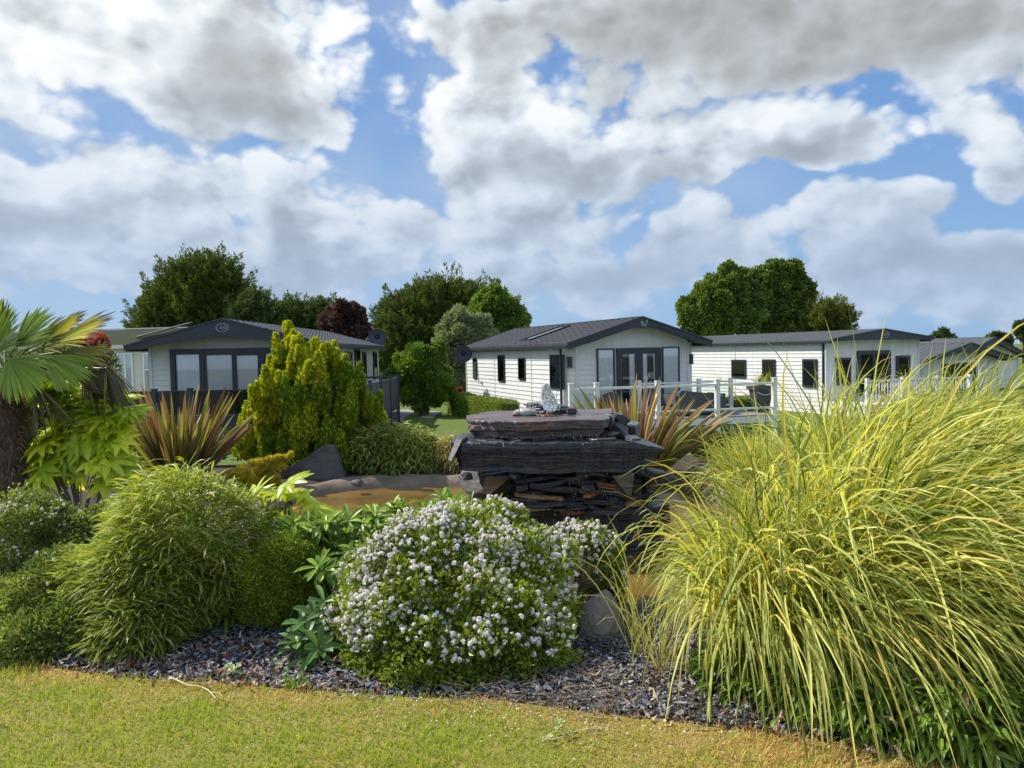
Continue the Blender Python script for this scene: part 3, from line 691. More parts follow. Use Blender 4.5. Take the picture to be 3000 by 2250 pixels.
def front_lawn():
    m,b=newmat('lawn_thatch');o=objc(b)
    c=b.mix(b.mr(b.noise(o,2.2,5,.65),.35,.65),(.40,.29,.10),(.25,.27,.04));c=b.mix(b.mr(b.noise(o,120,3,.7),.35,.7,0,.5),c,(.14,.10,.04))
    fin(m,b,princ(b,c,.9,.15,bump(b,b.noise(o,90,4,.7),.8,.02)))
    sheet('lawn',[tuple(p) for p in LBs]+[(9,-3),(-9,-3)],.012,m,zf=lambda y:.0+.014)
    N=210000;x=rng.uniform(-3.6,3.4,N);y=rng.uniform(1.9,5.4,N);k=y<lawn_y(x)+rng.normal(0,.03,N);x,y=x[k],y[k]
    # thin out the part out of view
    k=(np.abs(x)<y*.72+.9)&((y>2.4)|(rng.random(len(y))<.4));x,y=x[k],y[k];n=len(x)
    P=np.column_stack([x,y,np.full(n,.012)]);st=lawn_patch(P);dry=rng.random(n)<st*.95
    h=rng.uniform(.02,.055,n)*np.where(dry,.8,1.0)*(1+.6*np.clip(sn(P[:,:2],5,31),0,1));a=rng.uniform(0,6.28,n);lean=rng.uniform(.2,1.3,n)*np.where(dry,1.4,1)
    d=np.column_stack([np.cos(a)*lean,np.sin(a)*lean,np.ones(n)]);d=nrm(d);side=np.column_stack([-np.sin(a),np.cos(a),np.zeros(n)])
    pts=np.stack([P,P+d*h[:,None]*.55,P+d*h[:,None]+np.array([0,0,-1])*(h*lean*.25)[:,None]],1)
    w=np.stack([np.full(n,.0016),np.full(n,.0013),np.full(n,.0003)],1)*rng.uniform(.8,1.6,n)[:,None]
    r=rng.random((n,1));g=(1-r)*np.array([.21,.32,.02])+r*np.array([.44,.48,.06]);s=(1-r)*np.array([.52,.30,.08])+r*np.array([.72,.52,.22])
    sm=st[:,None]*.35;g=g*(1-sm)+s*sm
    mb=MB();mb.ribbons(pts,side,w,np.where(dry[:,None],s,g));tag(mb.build('lawn_grass',M['grass']),kind='stuff',label='short mown grass with straw coloured dry patches',cat='grass')
    # fallen petals and leaves lie on the lawn below the flowering shrub
front_lawn()
def fallen():
    n=1300;x=rng.normal(.0,.55,n);y=lawn_y(x)-.02-np.abs(rng.normal(0,.22,n));x[:500]=rng.uniform(.2,1.1,500);y[:500]=rng.uniform(3.3,4.1,500)
    P=np.column_stack([x,y,np.full(n,.03)]);a=rng.uniform(0,6.28,n);d=np.column_stack([np.cos(a),np.sin(a),rng.uniform(-.2,.5,n)]);d=nrm(d);s=nrm(np.cross(d,rng.normal(size=(n,3))))
    mb=MB();mb.diamonds(P,d,s,rng.uniform(.006,.013,n),rng.uniform(.003,.005,n),np.where(rng.random((n,1))<.6,[[.72,.66,.6]],[[.45,.33,.18]]));tag(mb.build('fallen_petals',M['petal']),kind='stuff',label='pale petals and dead leaves scattered below the flowering shrub',cat='petals')
fallen()
def chips():
    N=78000;x=rng.uniform(-3.4,3.4,N);y=rng.uniform(2.6,5.5,N);k=(y>lawn_y(x)+rng.normal(.03,.03,N))&~inside(offset(POND,.1),x,y);x,y=x[k],y[k];n=len(x)
    lvl=rng.random(n)
    sz=rng.uniform(.004,.011,n)*(1+1.3*(rng.random(n)<.15)+1.6*rng.random(n)**4);m_=5;th=np.sort(rng.uniform(0,6.28,(n,m_)),1);rad=sz[:,None]*rng.uniform(.6,1.25,(n,m_))
    asp=rng.uniform(.4,1,n)[:,None]
    lx=rad*np.cos(th);ly=rad*np.sin(th)*asp;rot=rng.uniform(0,6.28,n)[:,None];lx,ly=lx*np.cos(rot)-ly*np.sin(rot),lx*np.sin(rot)+ly*np.cos(rot)
    tx=rng.normal(0,.28,n)[:,None];ty=rng.normal(0,.28,n)[:,None];t=rng.uniform(.0015,.004,n)[:,None]
    z=.006+lvl[:,None]*.028+lx*tx+ly*ty
    top=np.stack([x[:,None]+lx,y[:,None]+ly,z+t],-1);bot=np.stack([x[:,None]+lx,y[:,None]+ly,z],-1)
    V=np.concatenate([top,bot],1);b_=np.arange(n)[:,None]*2*m_
    c=np.array([.115,.125,.14])*rng.uniform(.4,1.8,(n,1))+rng.normal(0,.006,(n,3));c=np.clip(c,.01,1)
    mb=MB();mb.add(V.reshape(-1,3),b_+np.arange(m_)[None],np.repeat(c,2*m_,axis=0))
    fs=np.concatenate([b_+np.array([[j,m_+j,m_+(j+1)%m_,(j+1)%m_]]) for j in range(m_)]);mb.F.append(fs)
    tag(mb.build('slate_chippings',tinted('slate_chip',.5,.5,.3,150)),kind='stuff',label='loose blue grey slate chippings covering the flower bed',cat='slate chippings')
chips()
def litter():
    n=1000;x=np.concatenate([rng.uniform(-2.4,-.6,700),rng.uniform(.3,1.6,300)]);y=lawn_y(x)+rng.uniform(-.06,.55,n)**1.0
    P=np.column_stack([x,y,rng.uniform(.035,.06,n)]);a=rng.uniform(0,6.28,n);d=nrm(np.column_stack([np.cos(a),np.sin(a),rng.normal(0,.25,n)]));sd=nrm(np.cross(d,np.array([0,0,1.0])+rng.normal(0,.4,(n,3))))
    c=np.array([[.42,.34,.22],[.30,.20,.12],[.26,.13,.07],[.50,.44,.32]])[rng.integers(0,4,n)]*rng.uniform(.5,1.2,(n,1));L=rng.uniform(.02,.07,n)
    mb=MB();mb.diamonds(P,d,sd,L,L*.11+.001,c,.3);k=rng.random(n)<.03;mb.diamonds(P[k],d[k],sd[k],L[k]*1.2,L[k]*.4,np.repeat([[.24,.10,.06]],k.sum(),0),.5)
    tag(mb.build('leaf_litter',M['grey_twig']),'dead bamboo leaves and bark scattered over the slate bed','leaf litter',None,'stuff')
litter()
# fallen dry twigs on the bed edge
def twig(pts,lab,r=.004):
    P=np.array([GD(x,y,.035) for x,y in pts]);P[:,2]+=rng.uniform(0,.012,len(P));s=np.linspace(0,1,len(P));Q=np.array([[np.interp(t,s,P[:,k]) for k in range(3)] for t in np.linspace(0,1,14)])
    Q+=rng.normal(0,.002,Q.shape);mb=MB();o=Q[0].copy();mb.tube(Q,np.linspace(r,r*.5,14),6,(.55,.47,.3));mb.tube([Q[9],Q[9]+(Q[12]-Q[9])*.6+np.array([.03,.0,.012]),Q[12]+np.array([.045,-.02,.01])],[r*.6,r*.5,r*.3],5,(.5,.42,.26))
    tag(mb.build('fallen_twig',tinted('dry_twig',.8,.2),o=tuple(o)),lab,'twig')
twig([(365,1465),(400,1478),(440,1484),(458,1500),(466,1514)],'pale dry twig lying across the lawn edge by the slate chippings')
twig([(1170,1607),(1215,1592),(1250,1580),(1300,1576)],'thin dry stick on the shaded grass below the flowering shrub',.003)
# ------------------------------------------------------------------ paths, rear lawn
def gp(px,py,z=GB): return G(px,py,z)[:2]
zf=lambda y:float(gh(y))
sheet('path',[gp(1020,1262),gp(1150,1262),gp(1175,1233),gp(1215,1207),gp(1290,1205),(-4.4,40),(-7,40)][:4]+[gp(1195,1200),gp(1130,1200)],GB,M['path'],zf=zf,up=.02,thick=.05)
sheet('path_slab',[gp(1232,1225),gp(1268,1226),gp(1292,1207),gp(1262,1206)],GB,M['slab'],zf=zf,up=.03,thick=.05)
#sheet('rear_path',[(-7,20.9),(-.7,20.9),(-.7,21.7),(-7,21.7)],GB,M['path'],zf=zf,up=.012,thick=.05)
# ------------------------------------------------------------------ terraces and railings
def left_terrace():
    r=empty('terrace',(-8.5,17.5,GB),0,'charcoal raised terrace with smoked glass balustrade in front of the grey lodge','terrace')
    o=np.array([-8.5,17.5,GB]);y0=17.5;xl=W(345,1147,y0)[0];xr=-3.86;zt=.83;fl=-.25
    d=MB()
    for i in range(17): d.box((xl,y0+.02+i*.145,fl-.03),(xr-.05,y0+.16+i*.145,fl))
    d.box((xl,y0,GB),(xr-.05,y0+.015,fl-.0));d.build('deck_boards',M['fence_grey'],r,o)
    p=MB();n=9
    skirt=MB()
    for k in range(4): skirt.box((xl,y0-.03,fl-.03-k*.14-.13),(xr,y0-.005,fl-.03-k*.14))
    skirt.build('skirting',M['fence_grey'],r,o)
    xs=[W(452,1147,y0)[0],W(557,1147,y0)[0],W(776,1147,y0)[0]];xs=[xl]+xs+[xs[-1]+1.2,xr]
    for x in xs: q=MB();q.box((x-.05,y0-.05,GB+.02),(x+.05,y0+.05,zt+.05));q.box((x-.06,y0-.06,zt+.05),(x+.06,y0+.06,zt+.075));q.build('post',M['fence_grey'],r,o)
    for a,b in zip(xs[:-1],xs[1:]):
        g=MB();g.box((a+.06,y0-.006,.28),(b-.06,y0+.006,zt));g.build('glass_panel',M['smoked_glass'],r,o)
        q=MB();q.box((a+.05,y0-.02,fl+.02),(b-.05,y0+.02,.27));q.build('panel',M['anthracite'],r,o)
    h=MB();h.box((xl,y0-.03,zt),(xr,y0+.03,zt+.02));h.build('handrail',M['anthracite'],r,o)
    # side fence running away beside the lodge
    f=empty('fence',(xr,17.7,GB),0,'charcoal panel fence with square posts running back beside the grey lodge','fence');o2=np.array([xr,17.7,GB])
    ys=[17.7,19.2,20.9,22.6,24.3,26.0];zz=.80
    for i,y in enumerate(ys): q=MB();q.box((xr-.045,y-.045,GB),(xr+.045,y+.045,zz+.06));q.box((xr-.055,y-.055,zz+.06),(xr+.055,y+.055,zz+.08));q.build('post',M['fence_grey'],f,o2)
    for a,b in zip(ys[:-1],ys[1:]):
        q=MB();q.box((xr-.015,a+.05,-.22),(xr+.015,b-.05,zz-.05));q.box((xr-.03,a+.05,zz-.05),(xr+.03,b-.05,zz));q.box((xr-.03,a+.05,-.27),(xr+.03,b-.05,-.22));q.build('panel',M['fence_grey'],f,o2)
        for k in range(3):
            s=MB();s.box((xr-.012,a+.05,-.77+k*.165),(xr+.012,b-.05,-.64+k*.165));s.build('skirting_board',M['fence_grey'],f,o2)
    e=MB();e.bar((xr-.02,26.0,zz),(xr-1.1,26.0,zz),.05,.06);e.bar((xr-.02,26.0,zz-.45),(xr-1.1,26.0,zz-.45),.05,.06);e.build('end_rail',M['fence_grey'],f,o2)
    d=MB()
    for i in range(9): d.box((xr-1.2+i*.132,17.7,fl-.03),(xr-1.2+i*.132+.125,26,fl));
    d.build('deck_boards',M['fence_grey'],r,o)
    o3=np.array([xr-1.1,26.1,GB])
left_terrace()
def ramp():
    # white timber terrace and ramp before the middle lodge
    o=np.array([1.45,19.0,GB]);r=empty('railed_terrace',tuple(o),0,'white painted timber terrace with posts and rails before the middle lodge','terrace')
    u=np.array([5.43,1.2,0]);u=u/np.linalg.norm(u);zt=.62;fl=-.2
    A=np.array([1.45,19.0,0]);nrml=np.array([-u[1],u[0],0])
    def at(px):
        d=ray(px,1130);k=np.cross(np.array([*A[:2],0]),np.array([*u[:2],0]))[2]
        # solve A + s u on the vertical plane through the pixel column
        M2=np.array([[u[0],-d[0]],[u[1],-d[1]]]);s,t=np.linalg.solve(M2,-A[:2]);return A+u*s
    ps=[at(1672),at(1748),at(1927),at(2101),at(2268)]
    for p in ps:
        q=MB();q.bar((*p[:2],GB),(*p[:2],zt+.12),.11,.11,up=u);q.bar((*p[:2],zt+.12),(*p[:2],zt+.15),.13,.13,up=u);q.build('post',M['white_wood'],r,o)
    for a,b in zip(ps[:-1],ps[1:]):
        q=MB()
        for z,h,w in((zt,.06,.09),(-.02,.05,.05)): q.bar((*a[:2],z),(*b[:2],z),w,h)
        q.build('rail',M['white_wood'],r,o)
    q=MB();a,b=ps[0]-nrml*.03,ps[-1]-nrml*.03;q.bar((*a[:2],-.30),(*b[:2],-.30),.03,.2);q.build('fascia_board',M['white_wood'],r,o)
    # front-left rail back to the lodge
    c=F1.o+F1.X*.05-F1.Y*.05
    q=MB();q.bar((*ps[0][:2],zt),(*c[:2],zt),.09,.06);q.bar((*ps[0][:2],0),(*c[:2],0),.05,.05);q.bar((*c[:2],GB),(*c[:2],zt+.1),.09,.09);q.build('side_rail',M['white_wood'],r,o)
    g=MB();g.bar((*(ps[0]+u*.07)[:2],.26),(*(ps[1]-u*.07)[:2],.26),.008,.5);g.build('glass_panel',M['clear_glass'],r,o)
    d=MB()
    n=13
    for i in range(n):
        a=ps[0]+nrml*(.02+i*.145);b=ps[-1]+nrml*(.02+i*.145);d.bar((*a[:2],fl-.015),(*b[:2],fl-.015),.138,.03,up=(0,0,1))
    d.build('deck_boards',simple('weathered_deck',(.22,.21,.2),.8,.2,.25,3,.3,30),r,o)
    # rear rail
    B=ps[3]+nrml*1.55;pb=[ps[2]+nrml*1.75+u*.2,ps[3]+nrml*1.75+u*.35,ps[4]+nrml*1.75-u*.3]
    for p in pb: q=MB();q.bar((*p[:2],GB),(*p[:2],zt+.1),.1,.1,up=u);q.build('post',M['white_wood'],r,o)
    for a,b in zip(pb[:-1],pb[1:]):
        q=MB()
        for z,h,w in((zt,.05,.08),(-.05,.05,.05)): q.bar((*a[:2],z),(*b[:2],z),w,h)
        q.build('rail',M['white_wood'],r,o)
        g=MB();g.bar((*a[:2],.3),(*b[:2],.3),.008,.5);g.build('glass_panel',M['clear_glass'],r,o)
    return ps,u,nrml,fl
RP,RU,RN,RFL=ramp()
def veranda():
    o=F2.o+F2.X*(-.1)-F2.Y*1.9;r=empty('balustrade',(o[0],o[1],GB),F2.rz,'white veranda balustrade with turned upright spindles before the right lodge','balustrade')
    zt=.40-GB;fl=-.35-GB
    for i in range(4): q=MB();x=i*1.5;q.box((x-.05,-.05,0),(x+.05,.05,zt+.1));q.build('post',M['white_wood'],r)
    for i in range(3):
        q=MB();q.box((i*1.5+.05,-.035,zt-.03),(i*1.5+1.45,.035,zt+.03));q.box((i*1.5+.05,-.025,fl+.06),(i*1.5+1.45,.025,fl+.1));q.build('rail',M['white_wood'],r)
        for k in range(11):
            x=i*1.5+.15+k*.12;s=MB();s.tube([(x,0,z) for z in np.linspace(fl+.1,zt-.03,8)],[.017,.02,.026,.02,.02,.026,.02,.017],6);s.build('spindle',M['white_wood'],r)
    q=MB();q.box((-.05,0,0),(4.55,1.85,fl));q.build('deck',M['white_wood'],r)
veranda()
def planter():
    c=W(2229,1206,20.9);c[2]=RFL;s=.27;r=empty('planter',tuple(c),math.radians(8),'tall tapered grey square planter with a spiky plant, standing on the white ramp','planter')
    h=W(2229,1130,20.9)[2]-RFL;mb=MB()
    V=[];pr=[(.55*s,0),(.88*s,h-.1),(1.05*s,h-.1),(1.05*s,h),(.92*s,h),(.9*s,h-.08)]
    for a,z in pr:V+=[(-a,-a,z),(a,-a,z),(a,a,z),(-a,a,z)]
    F=[(k*4+j,k*4+(j+1)%4,(k+1)*4+(j+1)%4,(k+1)*4+j) for k in range(5) for j in range(4)]+[(3,2,1,0),(20,21,22,23)]
    mb.add(V,F);mb.build('pot',simple('grey_pot',(.06,.062,.065),.5,.4),r)
    ch=MB();pts=[(-.9*s+1.8*s*t,-.98*s,h-.14-.10*math.sin(math.pi*t)) for t in np.linspace(0,1,12)];ch.tube(pts,.008,5);ch.build('rope',M['white_trim'],r)
    n=110;th=rng.uniform(0,6.28,n);e=rng.uniform(.15,1.4,n);d=np.column_stack([np.cos(th)*np.cos(e),np.sin(th)*np.cos(e),np.sin(e)]);L=rng.uniform(.25,.6,n);B=np.zeros((n,3));B[:,2]=h-.05
    P=blades(B,d,L,6,.55,(.3,0,0));mb=MB();mb.ribbons(P,nrm(np.cross(d,[0,0,1.0])+.01),taper(n,6,.012),colmix(n,(.16,.2,.03),(.42,.42,.12)));mb.build('foliage',M['grass'],r)
def blades(B,d,L,K,grav,wind=(0,0,0),wig=0.0):
    n=len(B);P=[B.copy()];d=nrm(d);w=np.asarray(wind,float);st=(L/(K-1))[:,None];g=np.broadcast_to(np.asarray(grav,float),(n,))[:,None]
    for k in range(K-1):
        P.append(P[-1]+d*st);d=nrm(d+np.array([0,0,-1.0])*g*(k+1)/(K-1)*2/(K-1)*1.6+w*(k+1)/(K-1)/(K-1)*2+rng.normal(0,wig,(n,3)))
    return np.stack(P,1)
def taper(n,K,w,base=.6,peak=.35,tip=.06):
    t=np.linspace(0,1,K);f=np.where(t<peak,base+(1-base)*t/peak,np.maximum(tip,np.sqrt(np.clip(1-((t-peak)/(1-peak))**2,0,1))))
    return f[None]*np.broadcast_to(np.asarray(w,float),(n,))[:,None]
def colmix(n,a,b,j=.12):
    r=rng.random((n,1));c=(1-r)*np.array(a)+r*np.array(b);return np.clip(c*(1+rng.normal(0,j,(n,1))),.004,.95)
planter()
def sofa():
    c=W(2035,1212,20.6);c[2]=RFL;r=empty('garden_sofa',tuple(c),math.radians(200),'dark grey rattan garden sofa seen from behind on the white terrace','sofa')
    w=.72;mt=simple('grey_rattan',(.07,.072,.078),.75,.3,.2,20,.6,120)
    b=MB();b.prism([(-w,.05),(w,.05),(w,.62),(w*.9,.68),(-w*.55,.56),(-w,.40)],1,.30,.40);b.build('backrest',mt,r)
    b=MB();b.box((-w,-.4,.05),(w,.3,.3));b.build('base',mt,r)
    b=MB();b.box((-w+.1,-.38,.3),(w-.1,.28,.42));b.build('cushion',simple('grey_cushion',(.2,.2,.21),.9,.2),r)
    for s in(-1,1): b=MB();b.box((s*w-.05,-.4,.3),(s*w+.05,.3,.55));b.build('armrest',mt,r)
    c=W(1800,1212,20.3);c[2]=RFL;r=empty('garden_chair',tuple(c),math.radians(160),'round backed grey garden chair behind the bronze leaved plant on the white terrace','chair')
    b=MB();n=18;th=np.linspace(0,math.pi,n);V=[];
    for y in(.3,.36):
        V+=[(.33*math.cos(t),y,.35+.33*math.sin(t)) for t in th]+[(.33,y,.1),(-.33,y,.1)][::1]
    k=n+2;idx=list(range(n))+[n+1,n];F=[tuple(idx),tuple(i+k for i in idx)[::-1]]+[(idx[i],idx[(i+1)%k],idx[(i+1)%k]+k,idx[i]+k) for i in range(k)]
    b.add(V,F);b.build('backrest',mt,r);b=MB();b.box((-.33,-.3,.05),(.33,.3,.35));b.build('seat',mt,r)
sofa()
def dish(px,py,D,lab,rz):
    c=W(px,py,D);r=empty('satellite_dish',tuple(c),rz,lab,'satellite dish','satellite dishes on the lodges');mb=MB();n=28;V=[(0,.05,0)];F=[]
    R_=.36
    for k in range(1,5):
        q=k/4
        for j in range(n): t=j/n*6.283;V.append((R_*q*math.cos(t),.05*(1-q*q),R_*.92*q*math.sin(t)))
    for j in range(n):F.append((0,1+j,1+(j+1)%n))
    for k in range(3):
        for j in range(n):a=1+k*n+j;b=1+k*n+(j+1)%n;F.append((a,b,b+n,a+n))
    mb.add(V,F);mb.build('dish',M['fence_grey'],r,smooth=True)
    a=MB();a.tube([(0,.05,-.25),(0,-.2,-.32),(0,-.35,-.22)],.015,6);a.box((-.04,-.42,-.25),(.04,-.33,-.16));a.build('receiver_arm',M['fence_grey'],r)
    a=MB();a.tube([(0,.06,0),(.0,.2,-.05),(.0,.22,-.3)],.025,6);a.build('bracket',M['fence_grey'],r)
dish(1105,988,31,'grey satellite dish on the far roof corner of the grey lodge by the copper beech',math.radians(14))
dish(1357,1037,29.5,'grey satellite dish on the far left corner of the white middle lodge',math.radians(-12))
for ob in bpy.data.objects:
    if ob.name.startswith('satellite_dish'): del ob['group']
# ------------------------------------------------------------------ slate fountain
def contour(poly,n):
    P=np.asarray(poly,float);Q=np.vstack([P,P[:1]]);L=np.r_[0,np.cumsum(np.linalg.norm(np.diff(Q,axis=0),axis=1))];s=np.linspace(0,L[-1],n,endpoint=False);return np.stack([np.interp(s,L,Q[:,0]),np.interp(s,L,Q[:,1])],1)
def strata(mb,poly,z0,z1,nl=9,rough=.02,col=(.03,.032,.036),tilt=(0,0),seed=0,under=0.0,n=150,var=.25,zm=None):
    r=np.random.default_rng(seed);P=contour(poly,n);c=P.mean(0)
    zs=np.r_[0,np.cumsum(r.uniform(.4,1.6,nl))];zs=z0+(z1-z0)*zs/zs[-1]
    base=rough*1.3*np.round(sn(P,5,seed)*3)/3+rough*.5*sn(P,6,seed+2)+rough*.35*sn(P,25,seed+1)
    for k in range(nl):
        walk=(0 if k==0 else walk)*.8+rough*r.normal(0,.28);lay=walk+rough*.35*sn(P,7,seed+10+k//3)+rough*(.5 if r.random()<.3 else .18)*sn(P,13,seed+60+k)+rough*.3*sn(P,45,seed+30+k)
        u=under*(1-(k+.5)/nl)**1.5
        Q=offset(P,0)+0;t=nrm(np.roll(P,-1,0)-np.roll(P,1,0));nn=np.stack([t[:,1],-t[:,0]],1);A=np.sum(P[:,0]*np.roll(P[:,1],-1)-P[:,1]*np.roll(P[:,0],-1));nn=nn*(1 if A>0 else -1)
        Q=P+nn*(base+lay-u)[:,None]
        za=zs[k];zb=zs[k+1]
        wob=lambda q:(tilt[0]*(q[:,0]-c[0])+tilt[1]*(q[:,1]-c[1])+(.05*(z1-z0))*sn(q,5,seed+77)+.02*(z1-z0)*sn(q,16,seed+78))
        Qi=Q-nn*.004
        V=np.concatenate([np.column_stack([Q,za+wob(Q)]),np.column_stack([Q,zb-.003+wob(Q)]),np.column_stack([Qi,zb+wob(Qi)])])
        if zm is not None: V=zm(V)
        F=[(a,(a+1)%n,n+(a+1)%n,n+a) for a in range(n)]+[(n+a,n+(a+1)%n,2*n+(a+1)%n,2*n+a) for a in range(n)]+[tuple(range(2*n,3*n)),tuple(range(n))[::-1]]
        cc=np.clip(np.array(col)*(1+r.normal(0,var)),.006,1)
        mb.add(V,F,cc)
def xyD(px,py,z):
    return G(px,py,z)[:2]
def fountain():
    o=W(1600,1640,6.5);o[2]=WATER-.1;R=empty('slate_fountain',tuple(o),0,'stacked wet slate water fountain standing in the brown pond','fountain')
    wet=M['wet_slate'];X=lambda px,D:W(px,1200,D)[0]
    # big base slab
    b=MB();strata(b,[(X(1600,6.45),6.42),(X(1750,6.4),6.32),(X(1900,6.4),6.33),(X(1958,6.5),6.5),(X(1950,6.8),6.95),(X(1700,7),7.1),(X(1450,7),6.95),(X(1430,6.6),6.5)],WATER-.15,.265,7,.025,(.03,.033,.04),(.0,-.03),3,.03);b.build('base_slab',wet,R,o)
    # wall of small stones between base and the long slab
    cols=[(.05,.053,.06),(.035,.038,.045),(.26,.12,.045),(.17,.085,.035),(.06,.055,.05),(.04,.05,.065),(.22,.13,.06),(.05,.05,.05)]
    z=.24;row=0
    zr=[.24,.275,.30,.345,.375,.41,.44,.485,.52,.555,.60]
    for z0,z1 in zip(zr[:-1],zr[1:]):
        x=1500+rng.uniform(-15,10);row+=1
        while x<1860:
            w=rng.uniform(35,150);D=6.33+rng.uniform(-.07,.06);xa,xb=X(x,D),X(min(x+w,1880),D);dpt=.3
            s=MB();k=rng.random();cc=cols[rng.choice([2,3,6,4])] if (.15<k<.62 and row in(1,2,3,4,5,6,7)) else cols[rng.choice([0,1,5,7])]
            pl=[(xa,D+rng.uniform(0,.05)),((xa+xb)/2,D-rng.uniform(0,.04)),(xb,D+rng.uniform(0,.06)),(xb-.01,D+dpt),(xa+.01,D+dpt)]
            strata(s,pl,z0+rng.uniform(-.012,.006),z1-.004,3,.014,cc,(rng.normal(0,.10),0),int(rng.integers(1e6)),0,n=36);s.build('wall_stone',M['wet_slate'],R,o)
            x+=w
    # dark core behind
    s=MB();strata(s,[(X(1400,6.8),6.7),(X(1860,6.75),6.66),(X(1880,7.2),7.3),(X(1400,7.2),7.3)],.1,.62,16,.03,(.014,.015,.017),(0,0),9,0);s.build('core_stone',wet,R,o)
    # left boulder with brown face
    def ang(px0,px1,D,py_top,py_bot,dep,seed,col,name,cuts=10,mat=wet,sq=(1,1,1)):
        a=W(px0,py_bot,D);b_=W(px1,py_top,D);c=np.array([(a[0]+b_[0])/2,D+dep/2,(a[2]+b_[2])/2]);sz=np.array([abs(b_[0]-a[0])/2,dep/2,abs(b_[2]-a[2])/2])
        m_=MB();V,F=ico(4);r=np.random.default_rng(seed);
        n_=nrm(r.normal(size=(cuts,3)));n_=np.vstack([n_,np.eye(3),-np.eye(3)]);h=np.r_[r.uniform(.55,.9,cuts),[.8]*6]
        s_=np.min(np.where((V@n_.T)>1e-3,h[None]/np.maximum(V@n_.T,1e-3),9),axis=1);V=V*s_[:,None];V=V+nrm(V)*(.03*sn(V,4,seed)+.02*sn(V,14,seed+1))[:,None]
        m_.add(c+V*sz*1.12,F,col);m_.build(name,mat,R,o)
    ang(1335,1515,6.5,1388,1500,.55,5,(.07,.062,.055),'left_boulder',8,mat=M['dry_slate'])
    s=MB();A=[W(1425,1395,6.3),W(1500,1393,6.28),W(1470,1420,6.29),W(1435,1450,6.3),W(1412,1445,6.32)];V=[tuple(a) for a in A]+[tuple(a+np.array([0,.12,0])) for a in A];s.add(V,[(0,1,2,3,4),(9,8,7,6,5)]+[(i,(i+1)%5,5+(i+1)%5,5+i) for i in range(5)],(.17,.12,.07));s.build('face_stone',M['dry_slate'],R,o)
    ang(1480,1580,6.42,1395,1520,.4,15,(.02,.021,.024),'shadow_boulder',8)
    # right pale triangular stone, with upright slab
    s=MB();A=[W(1795,1396,6.24),W(1852,1388,6.22),W(1858,1400,6.24),(W(1850,1452,6.28)),W(1838,1450,6.28)];V=[tuple(a) for a in A]+[tuple(a+np.array([.03,.16,0])) for a in A];s.add(V,[(0,1,2,3,4),(9,8,7,6,5)]+[(i,(i+1)%5,5+(i+1)%5,5+i) for i in range(5)],(.15,.14,.11));s.build('face_stone',M['dry_slate'],R,o)
    ang(1850,1882,6.35,1370,1520,.35,7,(.05,.05,.045),'upright_stone',5)
    for k,(a,b_,t,u,sd) in enumerate(((1868,1918,1400,1450,21),(1862,1925,1440,1475,22),(1858,1905,1465,1500,23),(1870,1912,1380,1412,24),(1850,1890,1478,1510,25),(1800,1870,1468,1496,26),(1375,1420,1360,1385,27))): ang(a,b_,6.4,t,u,.3,sd,(.035,.036,.04),'side_stone',9)
    # long middle slab
    XX=lambda px,py,z,D=None:G(px,py,z)[:2]
    b=MB()
    f=6.2
    def lzm(V):
        V=V.copy();x=V[:,0];xa,xb=X(1830,f),X(1960,f+.2);k=np.clip((x-xa)/(xb-xa),0,1)**1.3;mid=.745;V[:,2]=mid+(V[:,2]-mid)*(1-.82*k)-.015*k
        xl=X(1500,f);kl=np.clip((xl-x)/.5,0,1);V[:,2]+=.025*kl*(V[:,2]<.75);return V
    poly=[(X(1318,f+.05),f+.08),(X(1345,f),f),(X(1600,f),f-.03),(X(1830,f),f),(X(1900,f),f+.05),(X(1960,f+.2),f+.22),(X(1925,f+.4),f+.42),(X(1880,f+.6),f+.75),(X(1600,f+.8),f+.95),(X(1400,f+.8),f+.9),(X(1330,f+.5),f+.5)]
    strata(b,poly,.60,.852,9,.022,(.036,.040,.047),(-.012,.01),31,.07,n=320,zm=lzm);b.build('long_slab',wet,R,o)
    s=MB();a=[W(1340,1278,6.22),W(1312,1345,6.25),W(1322,1352,6.2),W(1353,1290,6.17)];V=[tuple(p) for p in a]+[tuple(p+np.array([.03,.35,0])) for p in a];s.add(V,[(0,1,2,3),(7,6,5,4)]+[(i,(i+1)%4,4+(i+1)%4,4+i) for i in range(4)],(.20,.205,.185));s.build('pale_end_stone',M['dry_slate'],R,o)
    # ledge pieces between the two slabs
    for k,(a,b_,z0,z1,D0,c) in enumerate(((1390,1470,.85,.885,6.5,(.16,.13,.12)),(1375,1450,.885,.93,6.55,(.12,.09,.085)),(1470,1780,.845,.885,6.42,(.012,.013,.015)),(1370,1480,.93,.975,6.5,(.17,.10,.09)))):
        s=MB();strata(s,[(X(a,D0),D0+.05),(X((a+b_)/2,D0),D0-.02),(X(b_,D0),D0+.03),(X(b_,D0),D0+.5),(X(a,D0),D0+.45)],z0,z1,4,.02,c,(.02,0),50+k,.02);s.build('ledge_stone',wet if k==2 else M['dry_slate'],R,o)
    # top slab, reddish
    f=6.35
    poly=[(X(1447,f),f),(X(1600,f),f-.02),(X(1762,f),f),(X(1775,f+.1),f+.12),(X(1800,7.2),7.2),(X(1795,7.4),7.45),(X(1440,7.4),7.45),(X(1365,6.9),6.95),(X(1372,6.6),6.62),(X(1400,6.5),6.5)]
    b=MB();strata(b,poly,.875,1.02,6,.024,(.11,.062,.055),(0,.003),41,.05,n=220);b.build('top_slab',M['top_slate'] if 'top_slate' in M else wet,R,o)
